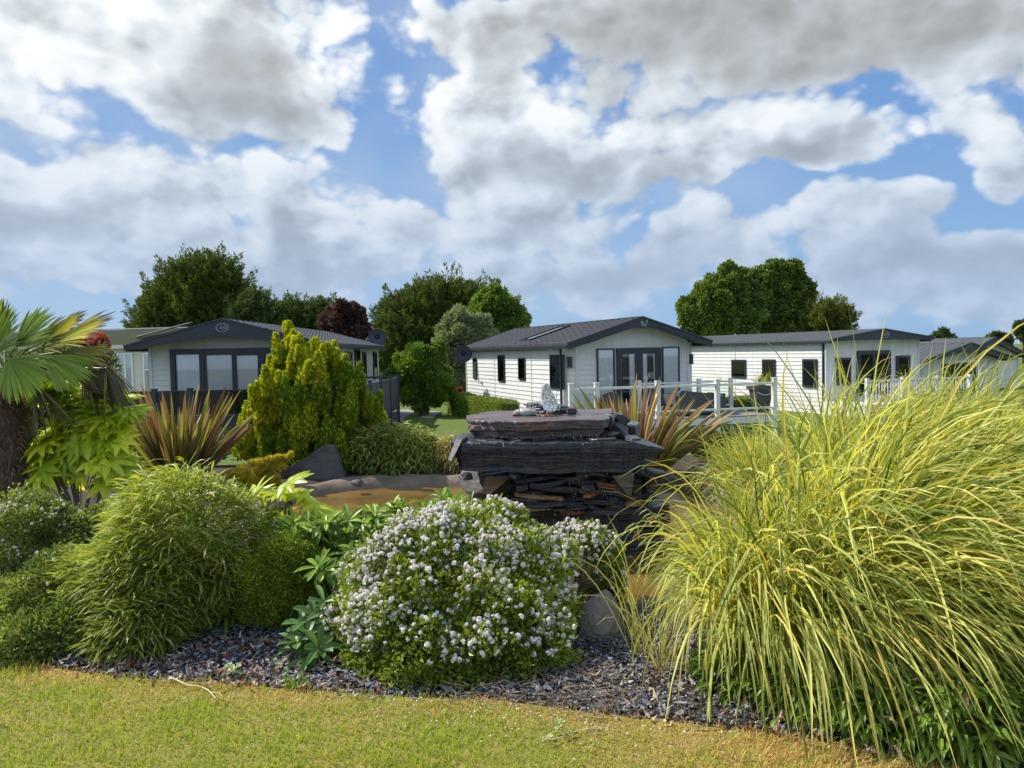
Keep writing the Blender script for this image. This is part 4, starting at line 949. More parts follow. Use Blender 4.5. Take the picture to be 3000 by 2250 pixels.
    for k in range(24):
        kind=k%3;sd=900+k;r_=np.random.default_rng(sd)
        if kind==0: px=r_.uniform(1340,1900);z=.60+r_.uniform(-.035,.03);D0=6.22+r_.uniform(-.02,.06);cc=(.04,.044,.05)
        elif kind==1: px=r_.uniform(1345,1860);z=.835+r_.uniform(-.01,.03);D0=6.21+r_.uniform(.0,.12);cc=(.06,.06,.062)
        else: px=r_.uniform(1400,1770);z=.875+r_.uniform(-.03,.02);D0=6.36+r_.uniform(.0,.08);cc=(.08,.055,.05)
        wd2=r_.uniform(25,95);s=MB();x0=X(px,D0);x1=X(px+wd2,D0)
        strata(s,[(x0,D0+.05),(x0+(x1-x0)*r_.uniform(.2,.5),D0-.03),(x1,D0+r_.uniform(0,.08)),(x1-.02,D0+.25),(x0+.02,D0+.25)],z-r_.uniform(.008,.02),z+.008,2,.012,cc,(r_.normal(0,.12),0),sd,0,n=40);s.build('slate_flake',wet,R,o)
    # rear right blocks
    ang(1775,1815,6.6,1215,1262,.4,61,(.10,.095,.09),'rear_stone');ang(1820,1895,6.9,1243,1310,.5,62,(.09,.095,.10),'rear_stone',6);ang(1770,1850,6.6,1240,1290,.4,63,(.03,.03,.033),'rear_stone');ang(1800,1850,6.8,1210,1255,.3,64,(.03,.03,.033),'rear_stone')
    # pile of shards round the jet
    shards=[(1535,1680,7.0,1.02,1.045,(.05,.05,.055),-.02),(1560,1640,6.85,1.045,1.065,(.12,.075,.045),.05),(1545,1690,7.0,1.06,1.078,(.035,.037,.04),-.12),(1590,1625,6.8,1.03,1.05,(.17,.10,.05),.1),(1533,1590,7.0,1.1,1.115,(.03,.032,.035),0),(1540,1600,6.95,1.08,1.1,(.05,.052,.055),.08),(1600,1670,7.1,1.075,1.09,(.03,.03,.034),-.15),(1570,1632,6.75,1.02,1.035,(.14,.09,.055),-.04)]
    for k,(a,b_,D,z0,z1,c,t) in enumerate(shards):
        s=MB();d_=.22;strata(s,[(X(a,D),D),(X(a*.6+b_*.4,D),D-.07),(X(b_,D),D-.02),(X(b_-8,D),D+d_),(X(a+10,D),D+d_)],z0,z1,2,.01,c,(t,0),70+k,0,n=50);s.build('shard',wet,R,o)
    s=MB();s.box((X(1662,6.9),6.85,1.02),(X(1686,6.9),6.98,1.075),(.045,.047,.05));s.build('block',M['dry_slate'],R,o)
    for k,(px,py,rr,c) in enumerate(((1520,1196,.055,(.22,.24,.24)),(1540,1206,.06,(.40,.40,.36)),(1510,1210,.03,(.25,.07,.05)),(1560,1203,.05,(.2,.2,.2)))):
        V,F=ico(3);V=V*np.array([rr*1.1,rr*.8,rr*.6]);V=V*(1+.1*sn(V,18,k))[:,None];m_=MB();p=W(px,py,6.8);p[2]=1.02+rr*.55;m_.add(V+p,F,c);m_.build('pebble',M['wet_slate'],R,o,smooth=True)
    # water jet
    V,F=ico(5);z=V[:,2].copy();V=V*np.array([.055,.055,.125]);V[:,0]*=(1.1-.45*z);V[:,1]*=(1.1-.45*z);V[:,0]-=.02*z;V=V+nrm(V)*(.012*sn(V,60,3,4)+.006*sn(V,140,4,2))[:,None]
    p=W(1606,1165,6.8);m_=MB();m_.add(V+p,F,(1,1,1));ic=ico(2)
    for k in range(140):
        a=rng.uniform(0,6.28);q=rng.random();rr=rng.uniform(.002,.006);pos=p+np.array([math.cos(a)*(.03+.15*q*rng.random()),math.sin(a)*.08*q,-.13+.24*rng.random()*(1-q*.6)]);m_.add(ic[0]*rr*np.array([1,1,1.6])+pos,ic[1])
    gm,b=newmat('splashing_water');gl=b.n('ShaderNodeBsdfGlass');gl.inputs['IOR'].default_value=1.33;gl.inputs['Roughness'].default_value=.05
    gs=b.n('ShaderNodeBsdfDiffuse');gs.inputs[0].default_value=(.85,.88,.9,1);x=b.n('ShaderNodeMixShader');b.put(x.inputs[0],b.mr(b.noise(objc(b),55,4,.7),.45,.68,.05,.6));b.nt.links.new(gl.outputs[0],x.inputs[1]);b.nt.links.new(gs.outputs[0],x.inputs[2]);fin(gm,b,x.outputs[0])
    m_.build('water_jet',gm,R,o,smooth=True)
    # drips falling from the slab edges
    m_=MB()
    for k in range(150):
        if k<60: px=rng.choice([1880,1890,1897,1905,1870])+rng.normal(0,5);D=6.45;za,zb=.6,0
        elif k<110: px=rng.uniform(1470,1800);D=6.15+rng.random()*.05;za,zb=.6,.2
        else: px=rng.uniform(1460,1760);D=6.3;za,zb=.9,.85
        z_=rng.uniform(zb,za);l=rng.uniform(.004,.03);w_=rng.uniform(.0008,.0018);x_=X(px,D);m_.tube([(x_,D,z_),(x_,D,z_+l)],[w_,w_*.5],4)
    m_.build('dripping_water',gm,R,o)['kind']='stuff'
def ico(sub):
    import bmesh
    bm=bmesh.new();bmesh.ops.create_icosphere(bm,subdivisions=sub,radius=1);bm.verts.index_update();V=np.array([v.co[:] for v in bm.verts]);F=np.array([[v.index for v in f.verts] for f in bm.faces]);bm.free();return V,F
def topslate():
    m,b=newmat('wet_top_slate');o=objc(b);n=b.noise(b.v('MULTIPLY',o,(3,5,30)),1,5,.65,.5);st=b.noise(o,4,5,.7);f=b.noise(b.v('MULTIPLY',o,(20,20,70)),1,4,.7)
    c=b.mix(b.mr(n,.35,.7),(.05,.032,.03),(.13,.095,.088));c=b.mix(b.mr(st,.55,.68,0,.8),c,(.24,.10,.035));c=b.mix(b.mr(f,.62,.75,0,.4),c,(.25,.22,.2))
    M['top_slate']=fin(m,b,princ(b,c,b.mr(b.noise(o,8,4,.6),.35,.65,.15,.5),.6,bump(b,f,.6,.006,bump(b,n,.8,.03))))
topslate();fountain()
def rock(name,c,sz,seed,mat,lab,cuts=9,rz=0,sharp=True):
    V,F=ico(5);r=np.random.default_rng(seed);n_=nrm(r.normal(size=(cuts,3)));h=r.uniform(.55,.92,cuts);dd=V@n_.T
    s_=np.min(np.where(dd>1e-3,h[None]/np.maximum(dd,1e-3),9),axis=1);s_=np.minimum(s_,1.05);V=V*s_[:,None];V=V*(1+.03*sn(V,3,seed)+.022*sn(V,12,seed+1)+.012*sn(V,35,seed+2))[:,None]
    V=V*np.array(sz);ca,sa=math.cos(rz),math.sin(rz);V=V@np.array([[ca,sa,0],[-sa,ca,0],[0,0,1]]);m_=MB();m_.add(V,F,(.1,.1,.1));ob=m_.build(name,M[mat] if mat in M else mat);ob.location=tuple(c);return tag(ob,lab,'rock')
def wedge(name,pts_front,D,dep,mat,lab,back=.75,seed=1):
    """angular standing stone: outline of its face at distance D, given depth, subdivided and roughened"""
    import bmesh
    A=np.array([W(x*S,y*S,D) for x,y in pts_front]);c=A.mean(0);B=c+(A-c)*back+np.array([.06,dep,-.03]);n=len(A)
    bm=bmesh.new();vs=[bm.verts.new(p) for p in np.vstack([A,B])];bm.faces.new(vs[:n]);bm.faces.new(vs[n:][::-1])
    for i in range(n): bm.faces.new((vs[i],vs[n+i],vs[n+(i+1)%n],vs[(i+1)%n]))
    bmesh.ops.recalc_face_normals(bm,faces=bm.faces);bmesh.ops.triangulate(bm,faces=bm.faces)
    for _ in range(4): bmesh.ops.subdivide_edges(bm,edges=[e for e in bm.edges if e.calc_length()>.03],cuts=1,use_grid_fill=True)
    bm.verts.index_update();V=np.array([v.co[:] for v in bm.verts]);F=[tuple(v.index for v in f.verts) for f in bm.faces];bm.free()
    V=V+nrm(V-c-np.array([0,dep/2,0]))*(.018*sn(V,4,seed)+.010*sn(V,14,seed+1)+.005*sn(V,40,seed+2))[:,None]
    o=np.array([c[0],D,A[:,2].min()]);m_=MB();m_.add(V,F);return tag(m_.build(name,mat,o=tuple(o)),lab,'rock')
wedge('standing_rock',[(602,1020),(640,1002),(668,984),(690,966),(706,960),(722,964),(733,1000),(745,1040),(747,1056),(640,1062),(598,1060)],9.9,.7,M['dark_rock'],'angular dark grey rock with a pointed top on the pond edge, below the golden conifer')
rock('pond_boulder',W(1520*S,1030*S,9.4)+np.array([.05,0,-.12]),(.36,.3,.30),12,'pale_rock','pale speckled boulder on the pond edge behind the tall grass')
rock('pond_boulder',W(1575*S,1050*S,8.6)+np.array([0,0,-.15]),(.35,.3,.3),14,'pale_rock','pale boulder half hidden by drooping grass at the pond side')
rock('pond_boulder',W(1288*S,1352*S,4.35),(.15,.16,.21),16,'pale_rock','tilted pale stone under the bare twigs beside the flowering shrub',5)
rock('pond_boulder',W(1610*S,1240*S,5.3)+np.array([0,0,-.2]),(.3,.3,.3),17,'pale_rock','pale boulder inside the yellow grass at the near pond edge')
rock('garden_stone',GD(255,1048)+np.array([0,0,.05]),(.30,.25,.16),18,'pale_rock','light grey stone on the ground under the lobed yellow green plant')
rock('garden_stone',GD(300,1040)+np.array([0,0,.05]),(.22,.22,.14),19,'pale_rock','whitish stone left of the big bronze leaved plant base')
rock('garden_stone',GD(772,1046)+np.array([0,0,.01]),(.08,.07,.05),20,'dark_rock','small dark wet stone by the pond between rock and bamboo')
# ------------------------------------------------------------------ trees and shrubs
def rdirs(n,up=None):
    d=nrm(rng.normal(size=(n,3)))
    return d
def perp(d,r=None):
    return nrm(np.cross(d,rng.normal(size=d.shape)))
def crown_mesh(cl,rad,n,L,w,ca,cb,mode='leaf',upb=.1,bias=None,shell=.4,flat=1.0,sprays=0,jit=.5,wind=(0,0,0)):
    """cl (K,3) clump centres, rad (K,) radii; leaf-sized faces spread through the shell of every clump"""
    cl=np.asarray(cl);rad=np.asarray(rad);p=rad**2;k=rng.choice(len(cl),n,p=p/p.sum());d=rdirs(n)
    r=rad[k]*rng.uniform(shell,1.0,n)**.8*(1+.12*sn(d*3+cl[k],2,8));P=cl[k]+d*r[:,None]*np.array([1,1,flat])+rng.normal(0,.17,(n,3))*rad[k][:,None]
    cen=cl.mean(0);out=nrm(P-cen+np.array([0,0,.2]))
    if bias is not None: dd=nrm(out*.7+d*.4+np.array(bias)+rng.normal(0,jit,(n,3)))
    else: dd=nrm(d*.6+out*.4+np.array([0,0,upb])+rng.normal(0,jit,(n,3)))
    ck=rng.random(len(cl))[k];t=np.clip(.5*rng.random(n)+.5*ck,0,1)[:,None];c=((1-t)*np.array(ca)+t*np.array(cb))*(1+rng.normal(0,.1,(n,1)));c=np.clip(c,.003,1)
    mb=MB()
    Ls=L*rng.uniform(.6,1.3,n);
    if mode=='leaf': mb.diamonds(P,dd,perp(dd),Ls,w*rng.uniform(.7,1.2,n),c,.1)
    else:                                           # feathery sprays: slim forked ribbons
        nn=n
        for a in(-.5,0,.5):
            s_=perp(dd);d2=nrm(dd+s_*a*.8);mb.diamonds(P+d2*0,d2,perp(d2),Ls*(1-.25*abs(a)),w*rng.uniform(.6,1.1,n),c,.0)
    return mb
def clumps(circ,D,depth=.8,K=None,sub=9,rs=.45,seed=0,ybias=0):
    """circles (x,y,r) in the 2212 wide photo at distance D -> clump centres in a rounded volume"""
    r=np.random.default_rng(seed);C=[];R=[]
    for (x,y,q) in circ:
        c=WD(x,y,D);rr=q*D/1662
        d=nrm(r.normal(size=(sub,3)));f=r.uniform(.45,.98,sub)**.7
        C.append(c+d*rr*f[:,None]*np.array([1,depth,1]));R.append(rr*rs*r.uniform(.6,1.25,sub))
        C.append((c+np.array([0,0,0]))[None]);R.append(np.array([rr*.52]))
    return np.concatenate(C),np.concatenate(R)
def trunk(mb,p,q,r0,r1,k=8,lean=.05):
    p=np.array(p);q=np.array(q);t=np.linspace(0,1,k)[:,None];P=p+(q-p)*t+rng.normal(0,lean*r0*2,(k,3))*np.sin(t*3.14);mb.tube(P,np.linspace(r0,r1,k),8,(.1,.08,.06))
def tree(name,label,cat,circ,D,n,L,w,ca,cb,base=None,tr=.25,group=None,zb=GB,mat='leaf',limbs=8,seed=1,**k):
    kk={a:k.pop(a) for a in('sub','rs','depth') if a in k}
    C,R=clumps(circ,D,seed=seed,**kk);cen=C.mean(0)
    bx=cen[0] if base is None else WD(base,800,D)[0];o=np.array([bx,D,zb]);r=empty(name,tuple(o),0,label,cat,group)
    crown_mesh(C,R,n,L,w,ca,cb,**k).build('crown',M[mat],r,o)
    mb=MB();top=np.array([cen[0],cen[1],cen[2]]);trunk(mb,o,top,tr,tr*.35)
    for i in range(limbs):
        j=rng.integers(len(C));a=o+(top-o)*rng.uniform(.35,.95);trunk(mb,a,C[j],tr*.3,tr*.06,6,.1)
    mb.build('trunk',M['bark'],r,o);return r
def plume_tree(name,label,circ,D,npl,m,plen,ca,cb,base=None,tr=.3,zb=GB,lean=(0,0,.8),out=1.0,seed=1,L=.45,fat=.16,cat='tree'):
    r=np.random.default_rng(seed);C=np.array([WD(x,y,D) for x,y,q in circ]);R=np.array([q*D/1662 for x,y,q in circ]);cen=C.mean(0)
    bx=cen[0] if base is None else WD(base,800,D)[0];o=np.array([bx,D,zb]);rt=empty(name,tuple(o),0,label,cat)
    k=r.choice(len(C),npl,p=R**2/(R**2).sum());d=nrm(r.normal(size=(npl,3)));B=C[k]+d*(R[k]*r.uniform(.10,.62,npl)**.6)[:,None]
    dirp=nrm(d*out*.8+nrm(B-np.array([cen[0],cen[1],cen[2]-3]))*.5*out+np.array(lean)+r.normal(0,.22,(npl,3)));PL=plen*r.uniform(.45,1.25,npl)*(1+.5*(r.random(npl)<.12));tone=r.random(npl)
    i=np.repeat(np.arange(npl),m);n=len(i);t=r.random(n)**.85;a=perp_r(dirp[i],r);w=PL[i]*fat*np.sin(np.clip(t*.85+.13,0,1)*3.14)**.9*r.random(n)**.4
    P=B[i]+dirp[i]*(t*PL[i])[:,None]+a*w[:,None]*np.array([1,1,.45])-np.array([0,0,1])*(PL[i]*.18*np.sin(t*3.14))[:,None]
    dd=nrm(dirp[i]*1.0+a*.55+r.normal(0,.22,(n,3)));u=np.clip(.55*r.random(n)+.35*tone[i]+.15*t,0,1)[:,None];col=((1-u)*np.array(ca)+u*np.array(cb))*(1+r.normal(0,.1,(n,1)));Ls=L*r.uniform(.5,1.2,n)
    mb=MB();mb.diamonds(P,dd,perp_r(dd,r),Ls,Ls*.13,np.clip(col,.003,1),0);mb.build('crown',M['needle'],rt,o)
    t_=MB();top=cen+np.array([0,0,R.max()*.5]);trunk(t_,o,top,tr,tr*.3)
    for q in range(14): j=r.integers(npl);s_=o+(top-o)*r.uniform(.3,.95);trunk(t_,s_,B[j],tr*.22,tr*.05,6,.1)
    t_.build('trunk',M['bark'],rt,o);return rt
def perp_r(d,r): return nrm(np.cross(d,r.normal(size=d.shape)))
CY=dict(mode='spray',jit=.28,flat=.8)
# big cypress behind the grey lodge
plume_tree('cypress_tree','tall broad dark cypress with ragged feathery outline behind the grey lodge',
 [(435,620,44),(398,638,42),(472,636,46),(375,678,50),(430,680,66),(492,682,42),(340,722,36),(400,735,55),(470,730,58),(508,670,22),(352,655,22),(455,605,24),(405,608,18),(315,734,16),(330,685,16)],52,2300,130,1.45,(.045,.075,.018),(.15,.19,.035),base=430,tr=.6,lean=(.12,0,.35),seed=3,L=.30,fat=.15)
for i,(c,l) in enumerate(((((550,665,18),(535,690,28),(560,700,22),(548,652,7)),'small dark conifer leaning right, next to the tall cypress'),
 (((603,690,16),(590,705,20),(615,700,18),(600,676,6)),'low olive conifer in the skyline gap beside the leaning one'),
 (((640,700,15),(648,682,5),(655,690,9),(628,708,12)),'bluish conifer with thin wispy tip left of the copper beech'),
 (((678,692,11),(668,703,15),(690,688,9),(695,680,5)),'thin conifer with drooping tips touching the copper beech'))):
    plume_tree('conifer_tree',l,c,50,300,110,1.0,(.05,.085,.03),(.14,.19,.06),tr=.2,lean=(.5,0,.5),seed=20+i,L=.28)
tree('copper_beech','purple leaved copper beech behind the far end of the grey lodge','tree',[(745,690,32),(715,700,28),(765,690,26),(735,712,34),(770,712,24),(790,715,12),(755,675,18)],44,16000,.20,.08,(.04,.02,.022),(.13,.07,.072),tr=.3,mat='leaf',sub=14,rs=.34,seed=30)
plume_tree('cypress_tree','wide dark cypress with spiky branch tips beside the round tree, centre of the skyline',
 [(930,686,50),(880,703,38),(975,674,40),(1000,668,30),(900,746,56),(955,736,56),(852,726,18),(858,693,14),(905,663,18),(960,650,14),(1020,654,16),(1050,664,16),(842,764,16),(1080,681,10),(880,766,36)],46,2300,130,1.3,(.05,.08,.02),(.16,.20,.045),base=920,tr=.6,lean=(-.3,0,.25),seed=5,L=.28,fat=.15)
tree('round_tree','dense rounded mid green broadleaf tree right of the wide cypress','tree',[(1070,680,52),(1035,690,42),(1100,690,40),(1060,645,25),(1120,700,22),(1080,720,40)],42,30000,.22,.075,(.075,.14,.022),(.19,.28,.045),base=1070,tr=.35,sub=22,rs=.30,seed=6)
tree('silver_leaved_tree','pale silvery green rounded tree at the far end of the white middle lodge','tree',[(1000,720,42),(975,735,38),(1030,730,36),(1000,690,26),(1010,770,40),(975,775,34),(1040,700,20),(1000,810,30),(960,715,18)],34,34000,.17,.035,(.14,.19,.09),(.30,.36,.19),base=1008,tr=.18,sub=20,rs=.30,seed=7)
tree('broad_green_bush','large bright green bush spreading to the ground at the end of the charcoal fence','bush',[(900,790,48),(880,830,42),(930,820,48),(950,850,30),(905,860,30),(870,800,26),(940,770,26),(915,760,20),(895,770,24)],29,42000,.13,.035,(.06,.13,.012),(.17,.28,.03),base=910,tr=.12,sub=20,rs=.30,seed=8)
B_=dict(mat='leaf',sub=34,rs=.21)
tree('broadleaf_tree','large mid green broadleaf tree, the left one of the pair over the right lodge','tree',[(1530,680,60),(1575,630,48),(1545,640,45),(1500,690,42),(1600,680,50),(1610,605,26),(1570,590,22),(1640,650,30),(1490,660,25)],55,64000,.23,.085,(.07,.13,.022),(.22,.31,.055),base=1560,tr=.5,seed=9,**B_)
tree('broadleaf_tree','large dark green broadleaf tree with open right side, right one of the pair','tree',[(1690,630,50),(1660,600,32),(1700,590,30),(1730,625,28),(1680,690,52),(1735,680,32),(1720,655,34),(1745,640,16),(1650,650,36),(1672,575,16)],56,44000,.23,.085,(.06,.115,.022),(.20,.27,.05),base=1685,tr=.5,seed=10,**B_)
plume_tree('conifer_tree','small rounded dark conifer at the right foot of the broadleaf pair',[(1790,690,20),(1765,700,16),(1810,695,17),(1790,710,24),(1750,705,12)],54,380,110,1.1,(.06,.09,.02),(.19,.22,.04),tr=.25,lean=(0,0,.3),seed=11,L=.3)
for i,(c,l) in enumerate(((((2035,728,14),(2050,735,14),(2020,735,10)),'tiny distant tree on the horizon above the tall grass'),(((2155,730,9),(2170,735,10),(2145,735,8)),'tiny distant tree beside the roof at the right edge'),(((2208,708,12),(2215,722,16)),'small distant tree cut by the right edge of the view'))):
    tree('distant_tree',l,'tree',c,80,3000,.5,.14,(.05,.08,.03),(.10,.14,.05),tr=.2,sub=10,rs=.4,seed=40+i,zb=-1.6)
tree('red_leaved_shrub','small red leaved shrub beside the pale silvery tree trunk','shrub',[(988,850,12),(982,865,10),(993,862,9)],30,2500,.09,.03,(.16,.03,.03),(.30,.09,.08),tr=.03,sub=8,rs=.4,seed=50)
tree('red_leaved_shrub','red leaved shrub seen through the palm fronds','shrub',[(190,745,22),(170,738,18),(215,745,18),(160,752,16),(225,820,9),(205,760,18)],14,5000,.09,.022,(.25,.03,.03),(.45,.12,.12),tr=.03,sub=10,rs=.4,seed=51)
tree('evergreen_bush','dense glossy dark evergreen bush behind the palm trunk','bush',[(140,830,70),(90,850,60),(190,830,55),(100,900,60),(190,890,50),(210,790,40),(130,780,42),(60,800,50),(150,940,50),(70,950,50),(240,860,24)],12.5,30000,.075,.016,(.05,.085,.025),(.17,.22,.08),base=140,tr=.08,sub=18,rs=.32,seed=12,mat='leaf_gloss',limbs=14)
def mound(name,lab,cat,ell,n,L,w,ca,cb,droop=.75,K=4,wind=(.15,0,0),mat='leaf',o=None,stems=60,fold=.35,inner=(.05,.05,.02),lum=.10,seed=3,cut=None):
    """ell: list of (centre, radii); hanging narrow leaves over lumpy domes"""
    mb=MB();tot=sum(e[1][0]*e[1][2] for e in ell);o=np.array(o if o is not None else (ell[0][0][0],ell[0][0][1],0.0))
    for ci,(c,R) in enumerate(ell):
        m=int(n*R[0]*R[2]/tot);c=np.array(c);R=np.array(R);d=rdirs(m*2);d=d[d[:,2]>-.75][:m];m=len(d)
        lumpy=1+lum*sn(d,3.2,seed+ci)+lum*.6*sn(d,8,seed+7+ci);dep=1-np.abs(rng.normal(0,.09,m));dep=np.where(rng.random(m)<.09,1+rng.uniform(0,.14,m),dep);P=c+d*R*(lumpy*dep)[:,None]
        k=P[:,2]>.02;P=P[k];d=d[k];m=len(P)
        az=rng.normal(0,.7,m);h=np.column_stack([d[:,0]*np.cos(az)-d[:,1]*np.sin(az),d[:,0]*np.sin(az)+d[:,1]*np.cos(az),np.zeros(m)]);h=nrm(h+np.array(wind)+rng.normal(0,.25,(m,3))*np.array([1,1,0]))
        dd=nrm(h*.9+np.array([0,0,1])*(rng.normal(.12,.38,m)+.25*d[:,2])[:,None]);Ls=L*rng.uniform(.5,1.15,m)
        pts=blades(P,dd,Ls,K,droop*rng.uniform(.3,1.5,m),wind);side=nrm(np.cross(dd,np.array([0,0,1.0])+rng.normal(0,.45,(m,3))))
        lt=np.clip(.5+.5*sn(P,4,seed+20),0,1)[:,None]*.5+.5*rng.random((m,1));c_=(1-lt)*np.array(ca)+lt*np.array(cb);c_=c_*(1+rng.normal(0,.12,(m,1)))
        dead=rng.random(m)<.04;c_[dead]=np.array([.42,.34,.17]);mb.ribbons(pts,side,taper(m,K,w*rng.uniform(.6,1.2,m),.45,.4,.05),np.clip(c_,.01,1),fold)
    if stems: 
        r=empty(name,tuple(o),0,lab,cat);mb.build('foliage',M[mat],r,o);s=MB()
        for i in range(stems):
            c,R=ell[rng.integers(len(ell))];a=rng.uniform(0,6.28);q=rng.random()**.5;p=np.array([c[0]+R[0]*.5*q*math.cos(a),c[1]+R[1]*.5*q*math.sin(a),0.0]);e=np.array(c)+np.array(R)*np.array([math.cos(a)*.85*q,math.sin(a)*.85*q,.75*math.sqrt(max(0,1-q*q*.8))])
            s.tube([p,(p+e)/2+rng.normal(0,.02,3),e],[.004,.003,.002],4,(.22,.2,.08))
        s.build('stems',M['grey_twig'],r,o);return r
    ob=mb.build(name,M[mat],None,tuple(o));return tag(ob,lab,cat)
def E(x,y,D,rx,ry,rz=None): c=WD(x,y,D);k=D/1662;return (c,(rx*k,(rz or rx)*k,ry*k))
# clipped hedges
def hedge(a,b,w,h,lab,n,ca=(.09,.15,.015),cb=(.24,.32,.04),L=.05):
    a=np.array(a,float);b=np.array(b,float);u=nrm(b-a);nn=np.array([-u[1],u[0],0]);Ln=np.linalg.norm(b-a);o=a.copy();FB=MB()
    s=rng.uniform(0,Ln,n);f=rng.choice(4,n,p=[.38,.38,.18,.06]);t=rng.uniform(-1,1,n);z=rng.uniform(0,h,n);q=np.zeros((n,3));dd=np.zeros((n,3))
    for i,(cc,ss) in enumerate(((0,-1),(0,1),(1,0),(2,0))):
        m=f==i
        if i<2: q[m]=a+u*s[m,None]+nn*(ss*w/2)+np.array([0,0,1])*z[m,None];dd[m]=nn*ss
        if i==2: q[m]=a+u*s[m,None]+nn*(t[m]*w/2)[:,None]+np.array([0,0,h]);dd[m]=[0,0,1]
        if i==3: q[m]=np.where(rng.random((m.sum(),1))<.5,a,b)+nn*(t[m]*w/2)[:,None]+np.array([0,0,1])*z[m,None];dd[m]=-u
    q+=dd*(rng.normal(0,.018,n)+.03*sn(q,3,9))[:,None];d=nrm(dd+rng.normal(0,.7,(n,3)))
    r=empty('hedge',tuple(o),0,lab,'hedge');mb=MB();mb.diamonds(q,d,perp(d),L*rng.uniform(.6,1.2,n),L*.35*rng.uniform(.7,1.2,n),colmix(n,ca,cb),.1);mb.bar(a+np.array([0,0,h*.48]),b+np.array([0,0,h*.48]),w*.8,h*.86,(.06,.10,.015));mb.build('foliage',M['leaf'],r,o)
    k=MB()
    for i in range(int(Ln/.35)): p=a+u*(i*.35+.2);k.tube([p,p+np.array([.02,0,h*.5])],.015,5)
    k.build('stems',M['bark'],r,o)
h0=F1.o-F1.X*.62+F1.Y*9.2;h1=F1.o-F1.X*.55+F1.Y*3.2
hedge((*h0[:2],GB),(*h1[:2],GB),.6,.78,'low clipped hedge along the sunny side wall of the middle lodge',26000)
p0=W(2040,1190,23.8);p1=W(2215,1190,24.6);hedge((*p0[:2],GB),(*p1[:2],GB),.5,.78,'low clipped hedge seen through the white ramp rails',9000,L=.05)
mound('low_ground_cover','dark green ground cover between bronze leaved plant and the charcoal terrace','ground cover',[E(300,985,11.5,80,70,45),E(400,985,11.8,80,70,45),E(500,985,11.8,70,60,45)],4500,.10,.018,(.03,.06,.015),(.10,.16,.03),stems=0,droop=.4)
# ------------------------------------------------------------------ golden conifer
def golden():
    D=10.8;o=np.array([WD(665,900,D)[0],D,-.02]);r=empty('golden_conifer',tuple(o),0,'bright golden yellow conical conifer beside the dark standing rock','conifer')
    plumes=[(624,718,11),(618,765,20),(645,762,16),(680,764,13),(712,772,15),(726,790,16),(640,800,30),(600,800,20),(690,800,34),(735,815,26),(660,850,40),(610,850,32),(710,860,38),(765,850,26),(750,900,36),(790,895,24),(690,920,45),(630,915,42),(575,905,36),(560,940,36),(535,965,26),(600,965,40),(660,975,42),(720,970,40),(780,945,34),(810,925,18),(760,985,34),(550,920,24),(592,830,18),(572,870,22),(700,795,20),(634,742,10),(800,965,24)]
    mb=MB();r2=np.random.default_rng(5)
    for (x,y,q) in plumes:
        c=WD(x,y,D+r2.uniform(-.25,.35)+(-.28 if 600<x<760 and y>840 else 0));rr=q*D/1662
        for s in range(6):
            lj=r2.normal(0,.35,3);cc=c+r2.normal(0,.5,3)*rr*np.array([1,1.2,.8]);n=900;h=rr*r2.uniform(1.1,2.3);t=r2.random(n)**.8
            wd_=rr*.66*(1-t)**.8*(t+.12)**.35*np.sqrt(r2.random(n)*.6+.4);a=r2.uniform(0,6.28,n);P=cc+np.column_stack([np.cos(a)*wd_,np.sin(a)*wd_,(t-.45)*h]);lean=nrm(np.array([cc[0]-o[0],(cc[1]-o[1])-.25,1.25])+lj);P+=lean*(t*h*.25)[:,None]
            d=nrm(np.column_stack([np.cos(a)*.5,np.sin(a)*.5,np.ones(n)*1.15])+lean*.4+r2.normal(0,.28,(n,3)))
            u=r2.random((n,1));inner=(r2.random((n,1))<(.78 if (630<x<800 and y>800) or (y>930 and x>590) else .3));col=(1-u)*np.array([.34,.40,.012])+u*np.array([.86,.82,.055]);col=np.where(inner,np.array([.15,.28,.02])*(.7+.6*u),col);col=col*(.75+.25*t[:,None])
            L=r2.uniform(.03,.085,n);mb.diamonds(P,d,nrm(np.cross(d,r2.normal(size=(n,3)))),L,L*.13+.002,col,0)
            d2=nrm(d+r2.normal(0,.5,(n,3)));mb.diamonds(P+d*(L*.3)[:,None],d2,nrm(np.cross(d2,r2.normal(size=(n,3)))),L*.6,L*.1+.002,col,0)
    # inner greener foliage
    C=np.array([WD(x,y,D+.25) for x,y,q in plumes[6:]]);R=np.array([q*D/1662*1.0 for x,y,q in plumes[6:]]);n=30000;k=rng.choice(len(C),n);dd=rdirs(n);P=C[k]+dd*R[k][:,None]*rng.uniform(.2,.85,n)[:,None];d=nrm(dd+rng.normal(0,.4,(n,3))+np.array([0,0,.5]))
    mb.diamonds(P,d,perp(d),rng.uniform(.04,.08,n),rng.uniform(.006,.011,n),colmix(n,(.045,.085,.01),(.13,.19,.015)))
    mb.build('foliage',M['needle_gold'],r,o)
    t=MB();trunk(t,o,WD(650,780,D),.09,.03);t.build('trunk',M['bark'],r,o)
M['needle_gold']=leafmat('golden_needle',.32,.6,.2)
golden()
def spray_shrub(name,lab,cat,cs,D,n,ca,cb,L=.06,wid=.006,zb=0,flat=.6):
    C,R=clumps(cs,D,sub=10,rs=.42,seed=61);o=np.array([C[:,0].mean(),D,zb]);r=empty(name,tuple(o),0,lab,cat)
    crown_mesh(C,R,n,L,wid,ca,cb,mode='spray',bias=(.25,-.2,.2),jit=.3,flat=flat).build('foliage',M['needle_gold'],r,o)
    t=MB()
    for i in range(7): trunk(t,o,C[rng.integers(len(C))],.012,.004,5)
    t.build('stems',M['bark'],r,o)
